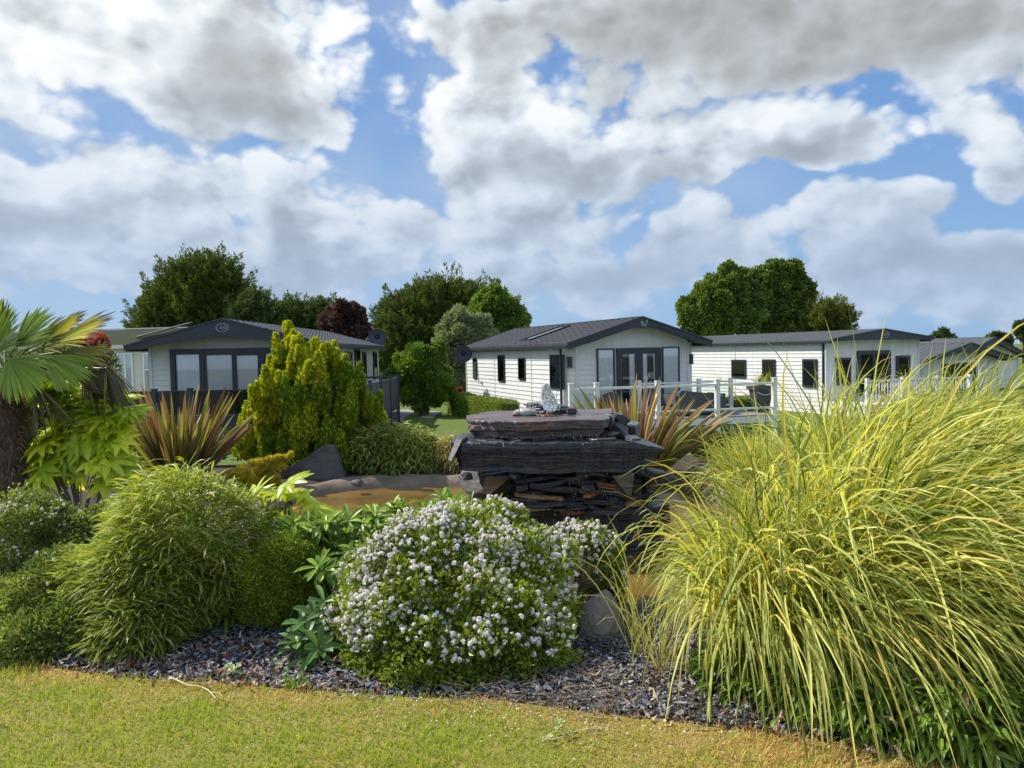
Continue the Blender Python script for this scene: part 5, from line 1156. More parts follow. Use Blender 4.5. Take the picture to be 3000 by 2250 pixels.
spray_shrub('spreading_juniper','low golden spreading juniper between bronze leaved plant and dark rock','juniper',[(590,1005,22),(560,1020,24),(530,1030,22),(610,992,10),(625,984,6),(520,1050,22),(560,1050,24),(590,1035,18),(500,1035,16)],9.5,13000,(.34,.34,.03),(.80,.68,.10),.05,.004)
spray_shrub('low_green_shrub','low feathery green shrub between the right bronze plant and the tall grass','shrub',[(1530,965,24),(1555,960,22),(1510,975,20),(1550,985,22),(1580,975,20),(1530,945,14)],10.6,9000,(.07,.13,.02),(.20,.28,.05),.06,.006)
spray_shrub('low_green_shrub','low green undergrowth at the foot of the white terrace behind the fountain','shrub',[(1440,975,26),(1400,985,24),(1350,990,26),(1300,990,24),(1250,990,24),(1200,985,20)],12.2,9000,(.06,.11,.02),(.15,.2,.04),.06,.006)
# ------------------------------------------------------------------ bamboo mounds
BA=((.05,.09,.012),(.50,.58,.08))
mound('dwarf_bamboo','large rounded mound of narrow leaved green dwarf bamboo at the lawn edge, front left','bamboo',[E(405,1180,4.55,148,155,140),E(330,1260,4.4,130,125,120),E(450,1290,4.6,85,120,85),E(240,1270,4.5,100,95,100),E(330,1150,4.7,85,80,80),E(300,1350,4.15,95,78,90),E(180,1300,4.5,80,80,80)],19000,.125,.0062,*BA,droop=.6,wind=(-.12,-.05,0),o=(WD(360,1200,4.5)[0],4.5,0))
mound('dwarf_bamboo','mound of pale green dwarf bamboo overhanging the far pond edge right of the dark rock','bamboo',[E(870,985,10.7,78,62,70),E(925,995,10.7,50,52,48),E(800,985,10.6,58,60,55),E(755,965,10.8,42,50,40),E(850,1020,10.5,90,30,55)],9000,.19,.012,(.09,.15,.025),(.44,.50,.11),droop=.9,wind=(-.1,-.1,0),o=(WD(860,985,11.2)[0],11.2,0))
mound('yellow_grass_tuft','small yellowish grassy tuft between the bamboo mound and the slate fountain','grass',[E(975,990,10.5,24,44,22),E(1000,1005,10.4,18,28,20)],1500,.2,.006,(.25,.24,.05),(.5,.45,.14),droop=.9,stems=0)
# ------------------------------------------------------------------ small leaved shrubs
def fine_shrub(name,lab,cat,ell,n,L,w,ca,cb,mat='leaf',lum=.06,seed=3,freq=5,rosette=1,inner=.3,o=None,cores=True,dens=.1,drop=-.8):
    tot=sum(e[1][0]*e[1][2] for e in ell);o=np.array(o if o is not None else (ell[0][0][0],ell[0][0][1],0.0));r=empty(name,tuple(o),0,lab,cat);mb=MB();surf=[]
    for ci,(c,R) in enumerate(ell):
        m=int(n*R[0]*R[2]/tot);c=np.array(c);R=np.array(R);d=rdirs(int(m*1.3));d=d[d[:,2]>drop][:m];m=len(d)
        lumpy=1+lum*sn(d,freq,seed+ci)+lum*.8*sn(d,freq*2.6,seed+9+ci)
        dep=1-np.abs(rng.normal(0,dens,m));dep=np.where(rng.random(m)<.16,rng.uniform(.55,.95,m),dep);dep=np.where(rng.random(m)<.05,1+rng.uniform(0,.10,m),dep);P=c+d*R*(lumpy*dep)[:,None];k=P[:,2]>.015
        for cj,(c2,R2) in enumerate(ell):          # drop leaves deep inside a neighbour
            if cj!=ci: k&=(((P-np.array(c2))/np.array(R2))**2).sum(1)>.45
        P=P[k];d=d[k];lv=lumpy[k];m=len(P);surf.append((P,d))
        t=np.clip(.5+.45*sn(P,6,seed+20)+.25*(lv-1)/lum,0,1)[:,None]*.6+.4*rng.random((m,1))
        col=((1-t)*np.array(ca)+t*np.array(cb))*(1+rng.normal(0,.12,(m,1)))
        for q in range(rosette):
            dd=nrm(d*.8+np.array([0,0,.25])+rng.normal(0,.75,(m,3)));Ls=L*rng.uniform(.6,1.2,m);mb.diamonds(P,dd,perp(dd),Ls,w*rng.uniform(.7,1.2,m),np.clip(col*(1+rng.normal(0,.08,(m,1))),.005,1),.15)
    mb.build('foliage',M[mat],r,o);s=MB()
    for i in range(40):
        c,R=ell[rng.integers(len(ell))];a=rdirs(1)[0];a[2]=abs(a[2]);e=np.array(c)+a*np.array(R)*.85;b=np.array([c[0]+rng.normal(0,.05),c[1]+rng.normal(0,.05),0]);s.tube([b,(b+e)/2+rng.normal(0,.02,3),e],[.009,.006,.002],5,(.09,.065,.045))
    s.build('stems',M['grey_twig'],r,o);return r,surf
fine_shrub('clipped_globe_shrub','rounded clipped shrub of tiny dark green leaves between bamboo and flowering shrub','shrub',[E(608,1255,4.55,98,100,98),E(560,1290,4.5,50,62,50)],60000,.020,.006,(.05,.11,.012),(.32,.40,.03),lum=.035,freq=9,seed=33,dens=.05)
fine_shrub('mixed_white_flower_shrub','sprawling dark leaved shrub dotted with small white flowers at the left edge','shrub',[E(60,1200,4.9,150,125,120),E(120,1300,4.5,120,100,100),E(10,1330,4.5,90,85,80),E(170,1190,5.2,100,80,80),E(180,1350,4.2,80,62,70),E(90,1370,4.15,80,55,70),E(220,1340,4.25,60,70,60),E(60,1390,4.05,90,50,60),E(230,1150,5.1,70,60,60)],60000,.034,.009,(.06,.11,.02),(.36,.43,.10),lum=.15,freq=4,seed=44,dens=.1)
def blossoms(surf,n,sz,parent,o,name='flower_head',keep=100,colr=((.88,.80,.76),(.95,.90,.82)),cond=None):
    P=np.concatenate([s[0] for s in surf]);d=np.concatenate([s[1] for s in surf])
    k=(d[:,1]<.55)&(P[:,2]>.1)
    if cond is not None:k&=cond(P)
    P=P[k];d=d[k];pr=np.clip(.25+1.0*d[:,2]+.5*sn(P,6,71)-.25*d[:,0],0.03,2)**1.3*(.30+(sn(P,17,72)>.05));i=rng.choice(len(P),n,replace=False,p=pr/pr.sum());P=P[i]+nrm(d[i]+np.array([0,0,.3]))*.022;d=d[i]
    near=np.argsort(P[:,1])[:keep];isn=np.zeros(n,bool);isn[near]=True;rest=MB()
    for j in range(n):
        m=rng.integers(7,14);s=sz*rng.uniform(.6,1.25);ax=nrm(d[j]+np.array([0,-.2,.5]));q=rdirs(m);q=nrm(q+ax*.7);B=P[j]+q*s*.22;side=perp(q);tc=rng.random();col=np.array(colr[0])*(1-tc)+np.array(colr[1])*tc;cc=np.clip(col*(1+rng.normal(0,.05,(m,1))),0,.9)
        # five-petalled florets: each floret two crossed small faces
        mb=MB() if isn[j] else rest
        for a in range(2): 
            e=nrm(np.cross(q,side)+q*.35*(1 if a else -.1)) if a else nrm(side+q*.35)
            mb.diamonds(B-e*s*.2,e,nrm(np.cross(q,e)),np.full(m,s*.42),np.full(m,s*.17),cc,.2)
        if isn[j]:
            oo=P[j];h=mb.build(name,M['petal'],parent,tuple(oo));h.location=tuple(oo-o)
    rr=rest.build('flower_heads',M['petal'],parent,o);rr['kind']='stuff'
def flowering():
    D=4.15
    ell=[E(975,1290,4.2,215,170,170),E(900,1370,4.1,185,130,150),E(1080,1400,3.95,160,130,140),E(930,1420,3.85,160,120,120),E(1010,1450,3.8,150,110,100),E(1020,1220,4.4,180,125,140),E(850,1250,4.45,110,90,90),E(1120,1290,4.25,110,130,110)]
    ell+=[E(1060,1140,4.4,90,50,80),E(930,1190,4.4,90,55,80),E(1180,1200,4.4,60,50,60),E(800,1400,4.1,80,80,80),E(1150,1430,3.95,80,75,80),E(870,1480,3.8,80,55,80),E(1000,1490,3.7,110,70,80),E(785,1345,4.1,75,70,80),E(815,1450,3.9,80,60,65),E(1100,1485,3.75,90,60,65),E(930,1510,3.65,100,55,70)]
    lobe=[E(1275,1215,4.75,62,80,60),E(1310,1270,4.7,38,62,40),E(1240,1165,4.9,45,36,40)]
    o=np.array([WD(985,1300,4.15)[0],4.2,0.0])
    r,s=fine_shrub('flowering_rhododendron','big rounded evergreen shrub covered in white lilac tinted flower clusters, front centre','shrub',ell+lobe,118000,.038,.0092,(.03,.07,.010),(.40,.50,.05),lum=.14,freq=5.5,seed=55,dens=.075,o=o)
    blossoms(s,4800,.040,r,o)
    # bare twiggy patch between the two lobes
    t=MB();n=900;A=E(1225,1290,4.5,70,125,60);c,R=np.array(A[0]),np.array(A[1])
    for i in range(n):
        b=c+rng.normal(0,.38,3)*R+np.array([0,0,-.02]);dd=nrm(rng.normal(size=3)*.8+np.array([.1,-.25,.6]));l=rng.uniform(.05,.16);m_=b+dd*l*.5+rng.normal(0,.008,3)
        if b[2]<.02: continue
        t.tube([b,m_,b+dd*l],[.0018,.0014,.0007],3,tuple(np.array([.14,.10,.075])*rng.uniform(.5,1.7)))
    for i in range(26):
        b=np.array([c[0]-.1+rng.normal(0,.06),c[1]+.1,0]);e=c+rng.normal(0,.5,3)*R;t.tube([b,(b+e)/2+rng.normal(0,.03,3),e],[.010,.006,.002],5,(.12,.09,.07))
    t.build('bare_twigs',M['grey_twig'],r,o)
    # dry twiggy litter skirting the shrub foot
    l=MB();n=700;x=rng.uniform(WD(960,1500,3.7)[0],WD(1330,1500,3.9)[0],n);y=lawn_y(x)+rng.uniform(-.08,.5,n)
    for i in range(n):
        a=rng.uniform(0,6.28);p=np.array([x[i],y[i],.03+rng.random()*.03]);q=p+np.array([math.cos(a),math.sin(a),rng.uniform(-.05,.45)])*rng.uniform(.03,.09);l.tube([p,q],[.0014,.0006],3,tuple(np.array([.22,.17,.12])*rng.uniform(.4,1.6)))
    tag(l.build('twig_litter',M['grey_twig']),'dry twiggy litter under the flowering shrub','twigs',None,'stuff')
flowering()
def white_flowers_left():
    r=[ob for ob in bpy.data.objects if ob.name=='mixed_white_flower_shrub'][0];o=np.array(r.location)
    f=[c for c in r.children if c.name.startswith('foliage')][0];n=len(f.data.vertices);a=np.empty(n*3,np.float32);f.data.vertices.foreach_get('co',a);P=a.reshape(-1,3)[::16]+o
    d=nrm(P-np.array([WD(90,1300,4.9)[0],4.9,.3]));blossoms([(P,d)],420,.028,r,o,keep=40,cond=lambda P:P[:,2]>.3)
white_flowers_left()
# ------------------------------------------------------------------ bronze sword-leaved plants
def phormium(name,lab,o,n,H,fan,wind=(0,0,0),w=.02,seed=1,bend=.25):
    o=np.array(o);mb=MB();r=np.random.default_rng(seed);a=r.uniform(0,6.28,n);q=r.random(n)**.55;lean=q*fan;B=o+np.column_stack([np.cos(a)*.16*q,np.sin(a)*.16*q,np.zeros(n)])
    d=np.column_stack([np.cos(a)*np.sin(lean),np.sin(a)*np.sin(lean)*.8,np.cos(lean)]);L=H*r.uniform(.6,1.12,n);P=blades(B,d,L,7,bend*r.uniform(0,1.6,n)*(.3+lean),wind,.008)
    side=nrm(np.cross(d,r.normal(size=(n,3))*np.array([1,1,.3])));K=7
    pal=np.array([[.17,.15,.05],[.22,.12,.07],[.30,.17,.085],[.19,.20,.055],[.13,.085,.06],[.38,.26,.11],[.25,.25,.09]]);c=pal[r.choice(7,n,p=[.2,.2,.12,.2,.12,.08,.08])]*r.uniform(.7,1.3,(n,1))
    C=np.repeat(c[:,None],K,1);edge=np.linspace(.75,1.25,K)[None,:,None];C=np.clip(C*edge,.01,1)
    wd=taper(n,K,w*r.uniform(.6,1.25,n),.55,.45,.04);mb.ribbons(P,side,wd,C,.5)
    # thin bright leaf margins
    T=nrm(np.gradient(P,axis=1));sd=nrm(side[:,None]-(side[:,None]*T).sum(-1,keepdims=True)*T);k=r.random(n)<.5
    mb.ribbons((P+sd*wd[...,None]*1.02)[k],side[k],wd[k]*.10+.0008,np.repeat(np.array([[.50,.34,.15]]),k.sum(),0))
    nd=int(n*.25);a=r.uniform(0,6.28,nd);B=o+np.column_stack([np.cos(a)*.12,np.sin(a)*.12,np.full(nd,.05)]);d=nrm(np.column_stack([np.cos(a),np.sin(a),r.uniform(.1,.9,nd)]));P=blades(B,d,r.uniform(.3,.65,nd)*H,6,1.6)
    rt=empty(name,tuple(o),0,lab,'phormium');mb.build('leaves',M['leaf_gloss'],rt,o)
    mb=MB();P[...,2]=np.maximum(P[...,2],.02);mb.ribbons(P,perp(d),taper(nd,6,.008),colmix(nd,(.18,.12,.07),(.40,.30,.17)));mb.build('dead_leaves',M['leaf'],rt,o)
phormium('bronze_phormium','bronze and red sword leaved phormium in front of the dark terrace, left',(WD(388,1030,9.4)[0],9.4,0),165,1.22,.78,w=.033,seed=2,bend=.15)
phormium('bronze_phormium','olive bronze phormium leaning right behind the slate fountain',(WD(1385,1030,9.3)[0],9.3,0),150,1.22,.80,wind=(.26,0,0),w=.033,seed=4,bend=.35)
# ------------------------------------------------------------------ palmate leaved fatsia
def fatsia(name,lab,cs,D,n,size,o,ca=(.32,.46,.02),cb=(.74,.82,.07),lobes=7,spread=1.0):
    o=np.array(o);r=empty(name,tuple(o),0,lab,'fatsia');mb=MB();C,R=clumps(cs,D,sub=8,rs=.4,seed=77);st=MB()
    for i in range(n):
        j=rng.integers(len(C));d=rdirs(1)[0];p=C[j]+d*R[j]*rng.uniform(.5,1.1);cen=C.mean(0);out=nrm(p-cen)
        N=nrm(np.array([0,0,1.0])+out*.55+np.array([-.1,-.38,0])+rng.normal(0,.22,3));f=nrm(np.cross(N,rng.normal(size=3)));f=nrm(f+out*.6-N*(f+out*.6)@N);g=np.cross(N,f);s=size*rng.uniform(.6,1.15)
        th=np.linspace(-1,1,lobes)*1.95*spread;ln=s*(.62+.38*np.cos(th*.55));dirs=np.cos(th)[:,None]*f+np.sin(th)[:,None]*g;B=np.repeat(p[None],lobes,0)
        K=5;t=np.linspace(0,1,K)[None,:,None];P=B[:,None]+dirs[:,None]*ln[:,None,None]*t-N[None,None]*(ln[:,None,None]*(.16*t**2))+N*.012*rng.random()
        w=s*.135*np.array([.55,.95,1.0,.66,.04])[None]*np.ones((lobes,1));u=rng.random();top=np.clip((p[2]-cen[2])/.3,-1,1)*.0;c=(np.array(ca)*(1-u)+np.array(cb)*u)*rng.uniform(.85,1.15)
        mb.ribbons(P,np.cross(N,dirs),w,np.repeat(np.clip(c,0,.9)[None],lobes,0),.22)
        b=np.array([o[0]+(p[0]-o[0])*.45,o[1]+(p[1]-o[1])*.45,max(.05,p[2]-.3)]);st.tube([b,(b+p)/2+np.array([0,0,-.02]),p],[.006,.005,.003],4,(.22,.24,.06))
    mb.build('leaves',M['bright_leaf'],r,o)
    for i in range(6):
        j=rng.integers(len(C));trunk(st,o,C[j]-np.array([0,0,R[j]*.5]),.018,.01,6)
    st.build('stems',M['grey_twig'],r,o)
fatsia('fatsia_shrub','yellow green shrub with large lobed leaves beside the palm trunk',[(150,850,26),(200,845,26),(245,858,26),(110,858,18),(285,885,16),(200,885,26),(235,905,20),(120,950,32),(85,965,24),(170,945,32),(235,965,30),(150,990,36),(100,1010,30),(205,1010,34),(250,1000,20),(190,935,18)],7.4,190,.29,(WD(170,1040,7.4)[0],7.4,0))
fatsia('fatsia_shrub','single bright yellow green fatsia sprig standing over the glossy leaved shrub',[(570,1065,20),(610,1050,22),(640,1075,18),(590,1085,20),(680,1095,12),(660,1100,16),(585,1120,20)],5.0,17,.20,(WD(600,1140,5.0)[0],5.0,0),ca=(.4,.5,.02),cb=(.68,.75,.05))
# ------------------------------------------------------------------ glossy whorled leaves
def whorl(mb,p,ax,n,L,w,ca,cb,up=.5,fold=.4,r=rng):
    a=np.arange(n)/n*6.283+rng.random();e1=nrm(np.cross(ax,[.3,.2,1.0]) if abs(ax[2])<.9 else np.cross(ax,[1.0,.1,0]));e2=np.cross(ax,e1);h=np.cos(a)[:,None]*e1+np.sin(a)[:,None]*e2
    d=nrm(h+ax*(up+rng.normal(0,.25,n))[:,None]);P=blades(np.repeat(p[None],n,0),d,L*rng.uniform(.7,1.1,n),6,.55);mb.ribbons(P,nrm(np.cross(d,ax)),taper(n,6,w*rng.uniform(.8,1.15,n),.3,.5,.05),colmix(n,ca,cb),fold)
def glossy(name,lab,pts,L,w,o,ca=(.09,.19,.02),cb=(.34,.48,.05),nn=8):
    o=np.array(o);r=empty(name,tuple(o),0,lab,'shrub');mb=MB();st=MB()
    for p in pts:
        ax=nrm(np.array([rng.normal(0,.3),-.35+rng.normal(0,.3),1]));whorl(mb,p,ax,rng.integers(nn-2,nn+2),L,w,ca,cb);whorl(mb,p-ax*.03,ax,5,L*.95,w,ca,(.12,.22,.04),up=.05)
        b=np.array([p[0]*.7+o[0]*.3,p[1]*.8+o[1]*.2,0.0]);st.tube([b,(p+b)/2+rng.normal(0,.02,3),p],[.007,.005,.003],5,(.17,.14,.08))
    mb.build('leaves',M['leaf_gloss'],r,o);st.build('stems',M['grey_twig'],r,o)
pts=[]
for (x0,y0,x1,y1,n,D) in ((640,1125,760,1240,26,4.9),(720,1108,880,1185,34,5.2),(820,1095,1000,1120,22,5.5),(600,1130,700,1200,14,4.8),(690,1180,790,1280,18,4.65),(940,1070,1020,1100,9,5.6),(650,1220,720,1270,6,4.5)):
    for i in range(n):
        x=rng.uniform(x0,x1);y=rng.uniform(y0,y1);p=WD(x,y,D+rng.uniform(-.2,.2));pts.append(p)
glossy('glossy_leaved_shrub','shrub of long pointed glossy green leaves between fatsia sprig and flowering shrub',pts,.135,.0165,(WD(790,1180,5.0)[0],5.0,0))
glossy('glossy_leaved_shrub','low sprig of ribbed dark green leaves on the slate chippings beside the flowering shrub',[WD(x,y,D) for x,y,D in((668,1375,3.95),(655,1345,4.0),(690,1398,3.85),(660,1420,3.85),(640,1388,3.9),(700,1300,4.1),(680,1330,4.05))],.13,.021,(WD(668,1420,3.85)[0],3.9,0),(.045,.11,.03),(.13,.24,.06),7)
# tiny seedlings on the slate
def seedling(x,y,lab,s=.035,n=9):
    o=GD(x,y,.02);mb=MB()
    for i in range(n): p=o+np.array([rng.normal(0,.02),rng.normal(0,.02),rng.uniform(.01,.07)]);whorl(mb,p,nrm(np.array([rng.normal(0,.3),-.2,1])),5,s*.6,s*.22,(.22,.28,.08),(.45,.5,.22))
    tag(mb.build('seedling',M['leaf'],None,tuple(o)),lab,'seedling')
seedling(507,1462,'tiny pale green seedling on the slate chippings below the bamboo mound');seedling(600,1452,'tiny seedling on the slate beside the ribbed leaf sprig',.025,6);seedling(1205,1592,'small green weed at the grass edge under the twigs',.03,7)
# grass blades beside the pond under the fatsia
def tuft(x,y,D,lab,n=60,H=.5,z=0,ca=(.13,.2,.05),cb=(.36,.42,.16),w=.004,wind=(.1,0,0),sp=.06,name='grass_tuft',lean=.45):
    o=WD(x,y,D);o[2]=z;a=rng.uniform(0,6.28,n);le=rng.uniform(.05,lean,n);d=np.column_stack([np.cos(a)*le,np.sin(a)*le,np.ones(n)]);B=o+np.column_stack([np.cos(a)*sp*rng.random(n),np.sin(a)*sp*rng.random(n),np.zeros(n)]);P=blades(B,d,H*rng.uniform(.5,1.1,n),8,rng.uniform(.3,1.5,n),wind,.01);P[...,2]=np.maximum(P[...,2],.01);mb=MB();mb.ribbons(P,perp(nrm(d)),taper(n,8,w),colmix(n,ca,cb));return tag(mb.build(name,M['grass'],None,tuple(o)),lab,'grass tuft')
tuft(275,1050,6.9,'thin grey green grass blades rising in front of the pale garden stones',40,.75,0)
# ------------------------------------------------------------------ palm
def palm():
    D=7.3;base=np.array([WD(8,1000,D)[0],D,0.0]);r=empty('fan_palm',tuple(base),0,'fan palm with shaggy brown fibrous trunk at the left edge','palm')
    top=WD(12,800,D);t=MB();k=26;tt=np.linspace(0,1,k);P=base+(top-base)*tt[:,None];rad=.145+.03*np.sin(tt*30)*.4+.03*tt;V0=MB();V0.tube(P,rad,20,(.10,.07,.045));
    V=V0.V[0];V=V+np.column_stack([sn(V,9,3),sn(V,9,4),0*V[:,0]])*.02;V0.V[0]=V
    n=5200;h=rng.random(n);a=rng.uniform(0,6.28,n);p=base+(top-base)*h[:,None]+np.column_stack([np.cos(a),np.sin(a),np.zeros(n)])*(.14+.03*h)[:,None];d=nrm(np.column_stack([np.cos(a)*.5,np.sin(a)*.5,rng.normal(-.5,.6,n)])+rng.normal(0,.35,(n,3)));Q=blades(p,d,rng.uniform(.03,.13,n),4,.6);V0.ribbons(Q,perp(d),taper(n,4,.0035),colmix(n,(.07,.045,.028),(.27,.19,.12),.2))
    V0.build('trunk',M['grey_twig'],r,base)
    c=top+np.array([0,0,.02])
    # (target centre of fan, facing, size)
    GR=((.13,.21,.02),(.26,.38,.04),.15);YE=((.20,.30,.02),(.75,.60,.04),.95);OL=((.14,.18,.03),(.40,.38,.07),.6);DK=((.05,.07,.02),(.14,.15,.05),.7)
    # hub (x, y), direction and half spread in degrees, segment length in px, colours, droop, depth shift
    fr=[((-14,765),74,58,118,GR,.10,.0),((34,752),52,40,110,GR,.10,-.1),((70,748),20,34,112,OL,.15,.15),((120,742),21,20,150,YE,.12,-.15),((100,735),34,18,112,YE,.15,.1),((135,760),-6,20,112,OL,.3,.0),
        ((95,770),-26,30,118,GR,.35,-.2),((20,775),-48,58,105,GR,.35,-.3),((-45,730),115,50,115,GR,.1,.1),((10,745),96,45,112,GR,.05,.25),((150,772),-32,20,110,DK,.5,-.1),((168,780),-52,22,105,DK,.6,0),((60,785),-70,40,95,DK,.5,.1)]
    for i,((x,y),ang_,sp,lp,(cA,cB,old),drp,dz) in enumerate(fr):
        hub=WD(x,y,D+dz);mb=MB();pet=np.array([c,(c+hub)/2+np.array([0,0,.04]),hub]);mb.tube(pet,[.016,.011,.008],6,(.22,.27,.06))
        K=9;m=int(14+sp*.42);th=np.radians(ang_)+np.linspace(-1,1,m)*math.radians(sp)+rng.normal(0,.02,m);yy=rng.uniform(-.25,.25)+.35*np.sin(np.linspace(-3.1,3.1,m)*.5)
        dirs=nrm(np.column_stack([np.cos(th),yy,np.sin(th)]));L=lp*D/1662*(.78+.22*np.cos(np.linspace(-1.4,1.4,m)))*rng.uniform(.9,1.06,m);P=blades(np.repeat(hub[None],m,0),dirs,L,K,drp,(.22,0,0),.008)
        N=nrm(np.array([rng.normal(0,.2),-.55,.8]));w=taper(m,K,.0155,.3,.45,.04);t_=np.linspace(0,1,K)[None,:,None];C=np.array(cA)*(1-t_)+np.array(cB)*t_+0*th[:,None,None]
        C=np.where((t_>.80)&(rng.random((m,1,1))<old),np.array([.12,.055,.035]),C)*rng.uniform(.75,1.25,(m,1,1));mb.ribbons(P,np.cross(N,dirs),w,np.clip(C,.01,1),.6);mb.build('frond',M['leaf_gloss'],r,base)
    # dead hanging fronds
    for i,(x,y) in enumerate(((205,800),(185,815),(230,820),(80,860))):
        hub=WD(x,y-25,D-.1*i);mb=MB();mb.tube([c,(c+hub)/2,hub],[.012,.009,.006],5,(.2,.16,.08));m=22;a=rng.uniform(-.9,.9,m);d=nrm(np.column_stack([.45+.5*a,rng.normal(0,.3,m),-.9+.35*np.abs(a)]));P=blades(np.repeat(hub[None],m,0),d,rng.uniform(.35,.52,m),7,.5,(.1,0,0),.01);mb.ribbons(P,perp(d),taper(m,7,.011),colmix(m,(.045,.04,.025),(.17,.16,.05)),.6);mb.build('dead_frond',M['leaf_gloss'],r,base)
palm()
# ------------------------------------------------------------------ tall striped grasses on the right
def bigrass(name,lab,o,n,rb,L,wind,grav,w,seed,ca=(.27,.36,.04),cb=(.76,.74,.27),K=12,lean=.45,az=None,zmin=.02):
    o=np.array(o,float);q=rng.random(n)**.5;a=rng.uniform(0,6.28,n);B=o+np.column_stack([np.cos(a)*rb[0]*q,np.sin(a)*rb[1]*q,np.zeros(n)])
    le=rng.random(n)**.7*lean;d=np.column_stack([np.cos(a)*le,np.sin(a)*le,np.ones(n)]);d=d+np.array(wind)*rng.uniform(.2,.9,n)[:,None]
    Ls=rng.uniform(L[0],L[1],n)*(1-.25*q);wv=np.array(wind)*.9*rng.uniform(.1,1.7,(n,1))+rng.normal(0,.16,(n,3))*np.array([1,1,0]);P=blades(B,d,Ls,K,grav*rng.uniform(.45,1.6,n),wv,.045);P[...,2]=np.maximum(P[...,2],zmin+.02*rng.random((n,1)))
    mb=MB();C=colmix(n,ca,cb,.14);gold=rng.random(n)<.06;C[gold]=np.array([.62,.50,.12]);dull=rng.random(n)<.18;C[dull]=C[dull]*np.array([.5,.62,.6])
    side=nrm(np.cross(nrm(d),rng.normal(size=(n,3))));W_=taper(n,K,w*rng.uniform(.55,1.2,n),.5,.4,.06);mb.ribbons(P,side,W_,C,.35)
    ob=mb.build(name,M['grass'],None,tuple(o));return tag(ob,lab,'ornamental grass')
c1=WD(1890,1200,5.0);c2=WD(2160,1200,4.7);c3=WD(1700,1100,6.6);c4=WD(1650,1300,4.6);c5=WD(2080,1300,4.1);c6=WD(2330,1200,5.0)
GC=dict(ca=(.16,.22,.03),cb=(.76,.74,.21))
bigrass('striped_grass','huge arching clump of yellow green striped grass blown to the right, middle right',(c1[0]+.05,4.9,0),5200,(.42,.45),(1.1,1.95),(.62,-.12,0),1.4,.0068,1,**GC)
bigrass('striped_grass','tall yellow green grass clump running off the right edge',(c2[0],4.7,0),4000,(.45,.42),(1.1,1.9),(.6,-.12,0),1.4,.0068,2,**GC)
bigrass('striped_grass','smaller yellow grass clump before the white terrace, behind the big ones',(c3[0],6.7,0),3600,(.36,.35),(.7,1.25),(.22,-.05,0),1.6,.005,3,**GC)
bigrass('striped_grass','low fine leaved grass clump drooping over the near pond edge',(c4[0]+.06,4.4,0),4600,(.28,.35),(.45,1.1),(-.02,-.22,0),1.9,.0045,4,ca=(.24,.30,.04),cb=(.74,.74,.28),lean=.7)
bigrass('striped_grass','nearest sweep of long yellow green blades falling to the lawn corner, right foreground',(c5[0]-.35,3.95,0),1900,(.6,.3),(1.1,2.1),(.55,-.45,0),1.45,.0078,5,lean=.6,**GC)
bigrass('striped_grass','grass clump at the far right edge beyond the other clumps',(c6[0],6.0,0),3200,(.5,.4),(1.2,1.8),(.45,0,0),1.3,.006,6,**GC)
bigrass('striped_grass','front grass clump whose blades drape over the dark bamboo to the lawn edge',(WD(1740,1300,4.1)[0],3.8,0),1700,(.5,.22),(.8,1.7),(.30,-.48,0),1.7,.0065,7,lean=.6,**GC)
# broad-leaved bamboo undergrowth below the grass
mound('dwarf_bamboo','dark green broad leaved dwarf bamboo under the tall grass at the lawn edge, bottom right','bamboo',[E(1640,1460,3.6,120,95,110),E(1780,1520,3.32,125,110,100),E(1940,1560,3.12,140,120,105),E(2110,1590,2.98,150,150,105),E(2270,1590,2.95,130,120,110),E(1740,1380,3.9,130,110,120),E(1900,1370,3.75,150,120,130),E(2100,1360,3.7,160,120,140)],12000,.14,.011,(.06,.12,.016),(.30,.44,.06),droop=1.1,o=(WD(1850,1400,3.8)[0],3.8,0),wind=(0,-.1,0))
def wispy():
    o=WD(1480,1290,4.75);o[2]=0;r=empty('bamboo_shoot',tuple(o),0,'wispy bamboo stem with a few narrow leaves leaning over the dark water','bamboo');st=MB();lf=MB()
    for (x,y,x2,y2,x3,y3) in((1500,1260,1450,1160,1400,1100),(1510,1250,1480,1180,1455,1125),(1490,1270,1430,1190,1370,1130)):
        A=np.array([o,WD(x,y,4.75),WD(x2,y2,4.7),WD(x3,y3,4.6)]);t=np.linspace(0,3,24);Q=np.array([[np.interp(s,range(4),A[:,k]) for k in range(3)] for s in t]);st.tube(Q,np.linspace(.003,.0012,24),5,(.22,.2,.1))
        for j in range(9,24):
            for s in range(2):
                d=nrm(rng.normal(size=(1,3))*np.array([1,.6,.4])+np.array([[-.2,0,-.5]]));P=blades(Q[j][None],d,np.array([rng.uniform(.05,.10)]),5,.6);lf.ribbons(P,perp(d),taper(1,5,.005),colmix(1,(.25,.28,.08),(.5,.5,.22)),.3)
    lf.build('leaves',M['leaf'],r,o);st.build('stems',M['grey_twig'],r,o)
wispy()
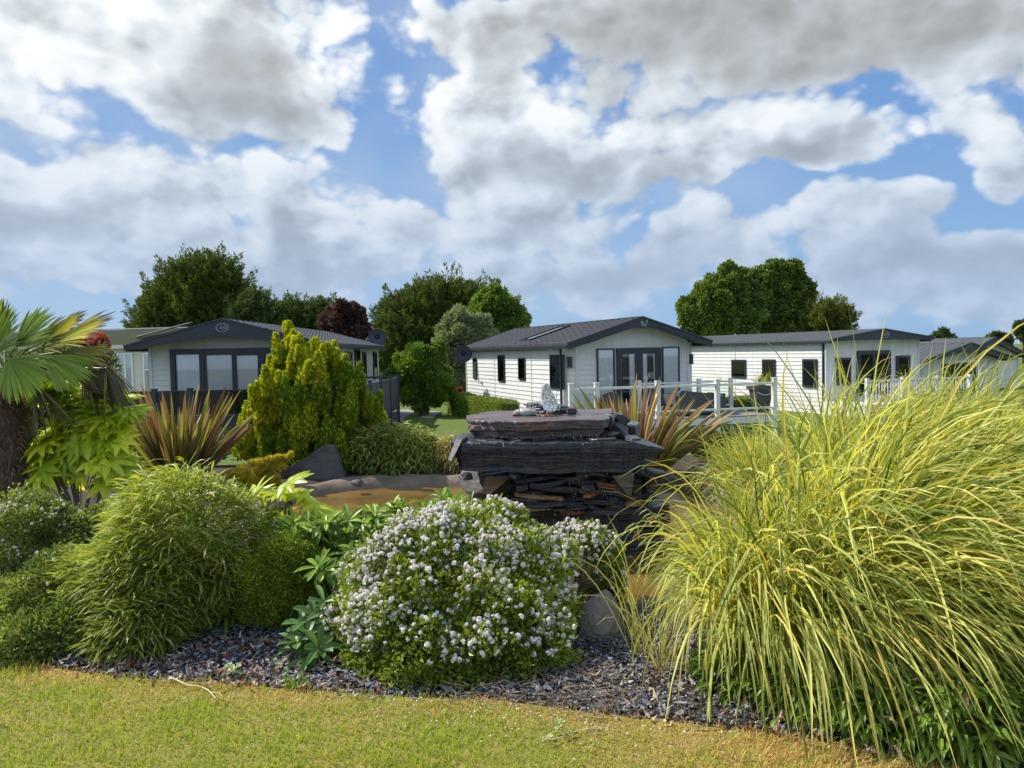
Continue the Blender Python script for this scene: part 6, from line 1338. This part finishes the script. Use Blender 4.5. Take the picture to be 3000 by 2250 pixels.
def strays():
    # single long blades curling over the slate and onto the grass
    for i,(pts) in enumerate((((1400,1330),(1330,1400),(1345,1480),(1352,1555)),((1430,1300),(1385,1420),(1378,1500),(1380,1600)),((1480,1420),(1400,1540),(1376,1600),(1385,1625)))):
        D=(4.3,4.2,3.9)[i];A=np.array([WD(x,y,D-.12*k) for k,(x,y) in enumerate(pts)]);A[:,2]=np.maximum(A[:,2],.02);t=np.linspace(0,len(A)-1,16);Q=np.array([[np.interp(s,range(len(A)),A[:,k]) for k in range(3)] for s in t]);
        for _ in range(3): Q[1:-1]=(Q[:-2]+2*Q[1:-1]+Q[2:])/4
strays()
tuft(1395,1480,3.95,'thin pale grass blades trailing over the slate chippings right of the flowering shrub',26,.75,0,(.3,.32,.1),(.6,.56,.28),.0032,(-.12,-.1,0),.1)
tuft(1430,1545,3.75,'small sparse grass tuft where the slate meets the dry lawn',30,.45,0,(.3,.3,.08),(.6,.52,.2),.003,(.0,-.15,0),.1)
tuft(640,1505,3.62,'bright green grass tuft overlapping the slate edge',70,.09,0,(.1,.25,.02),(.2,.38,.04),.002,sp=.05)
# ------------------------------------------------------------------ groups for the repeated kinds
GR={'holiday_lodge':'single storey holiday lodges round the garden','static_caravan':'cream static caravans in the background','cypress_tree':'dark cypresses on the skyline','conifer_tree':'small conifers on the skyline',
 'broadleaf_tree':'broadleaf trees over the right lodge','distant_tree':'tiny trees on the far horizon','red_leaved_shrub':'red leaved shrubs','hedge':'low clipped hedges beside the lodges','striped_grass':'clumps of tall striped grass',
 'dwarf_bamboo':'mounds of dwarf bamboo','bronze_phormium':'bronze sword leaved phormiums','fatsia_shrub':'lobed leaved fatsias','glossy_leaved_shrub':'glossy leaved evergreen shrubs','pond_boulder':'boulders round the pond edge',
 'garden_stone':'stones in the flower bed','satellite_dish':'satellite dishes on the lodges','fallen_twig':'fallen twigs on the lawn edge','seedling':'small seedlings on the slate','grass_tuft':'thin grass tufts in the bed','low_green_shrub':'low green shrubs behind the pond'}
for ob in list(bpy.data.objects):
    if ob.parent is None and 'label' in ob:
        k=ob.name.split('.')[0]
        if k in GR: ob['group']=GR[k]
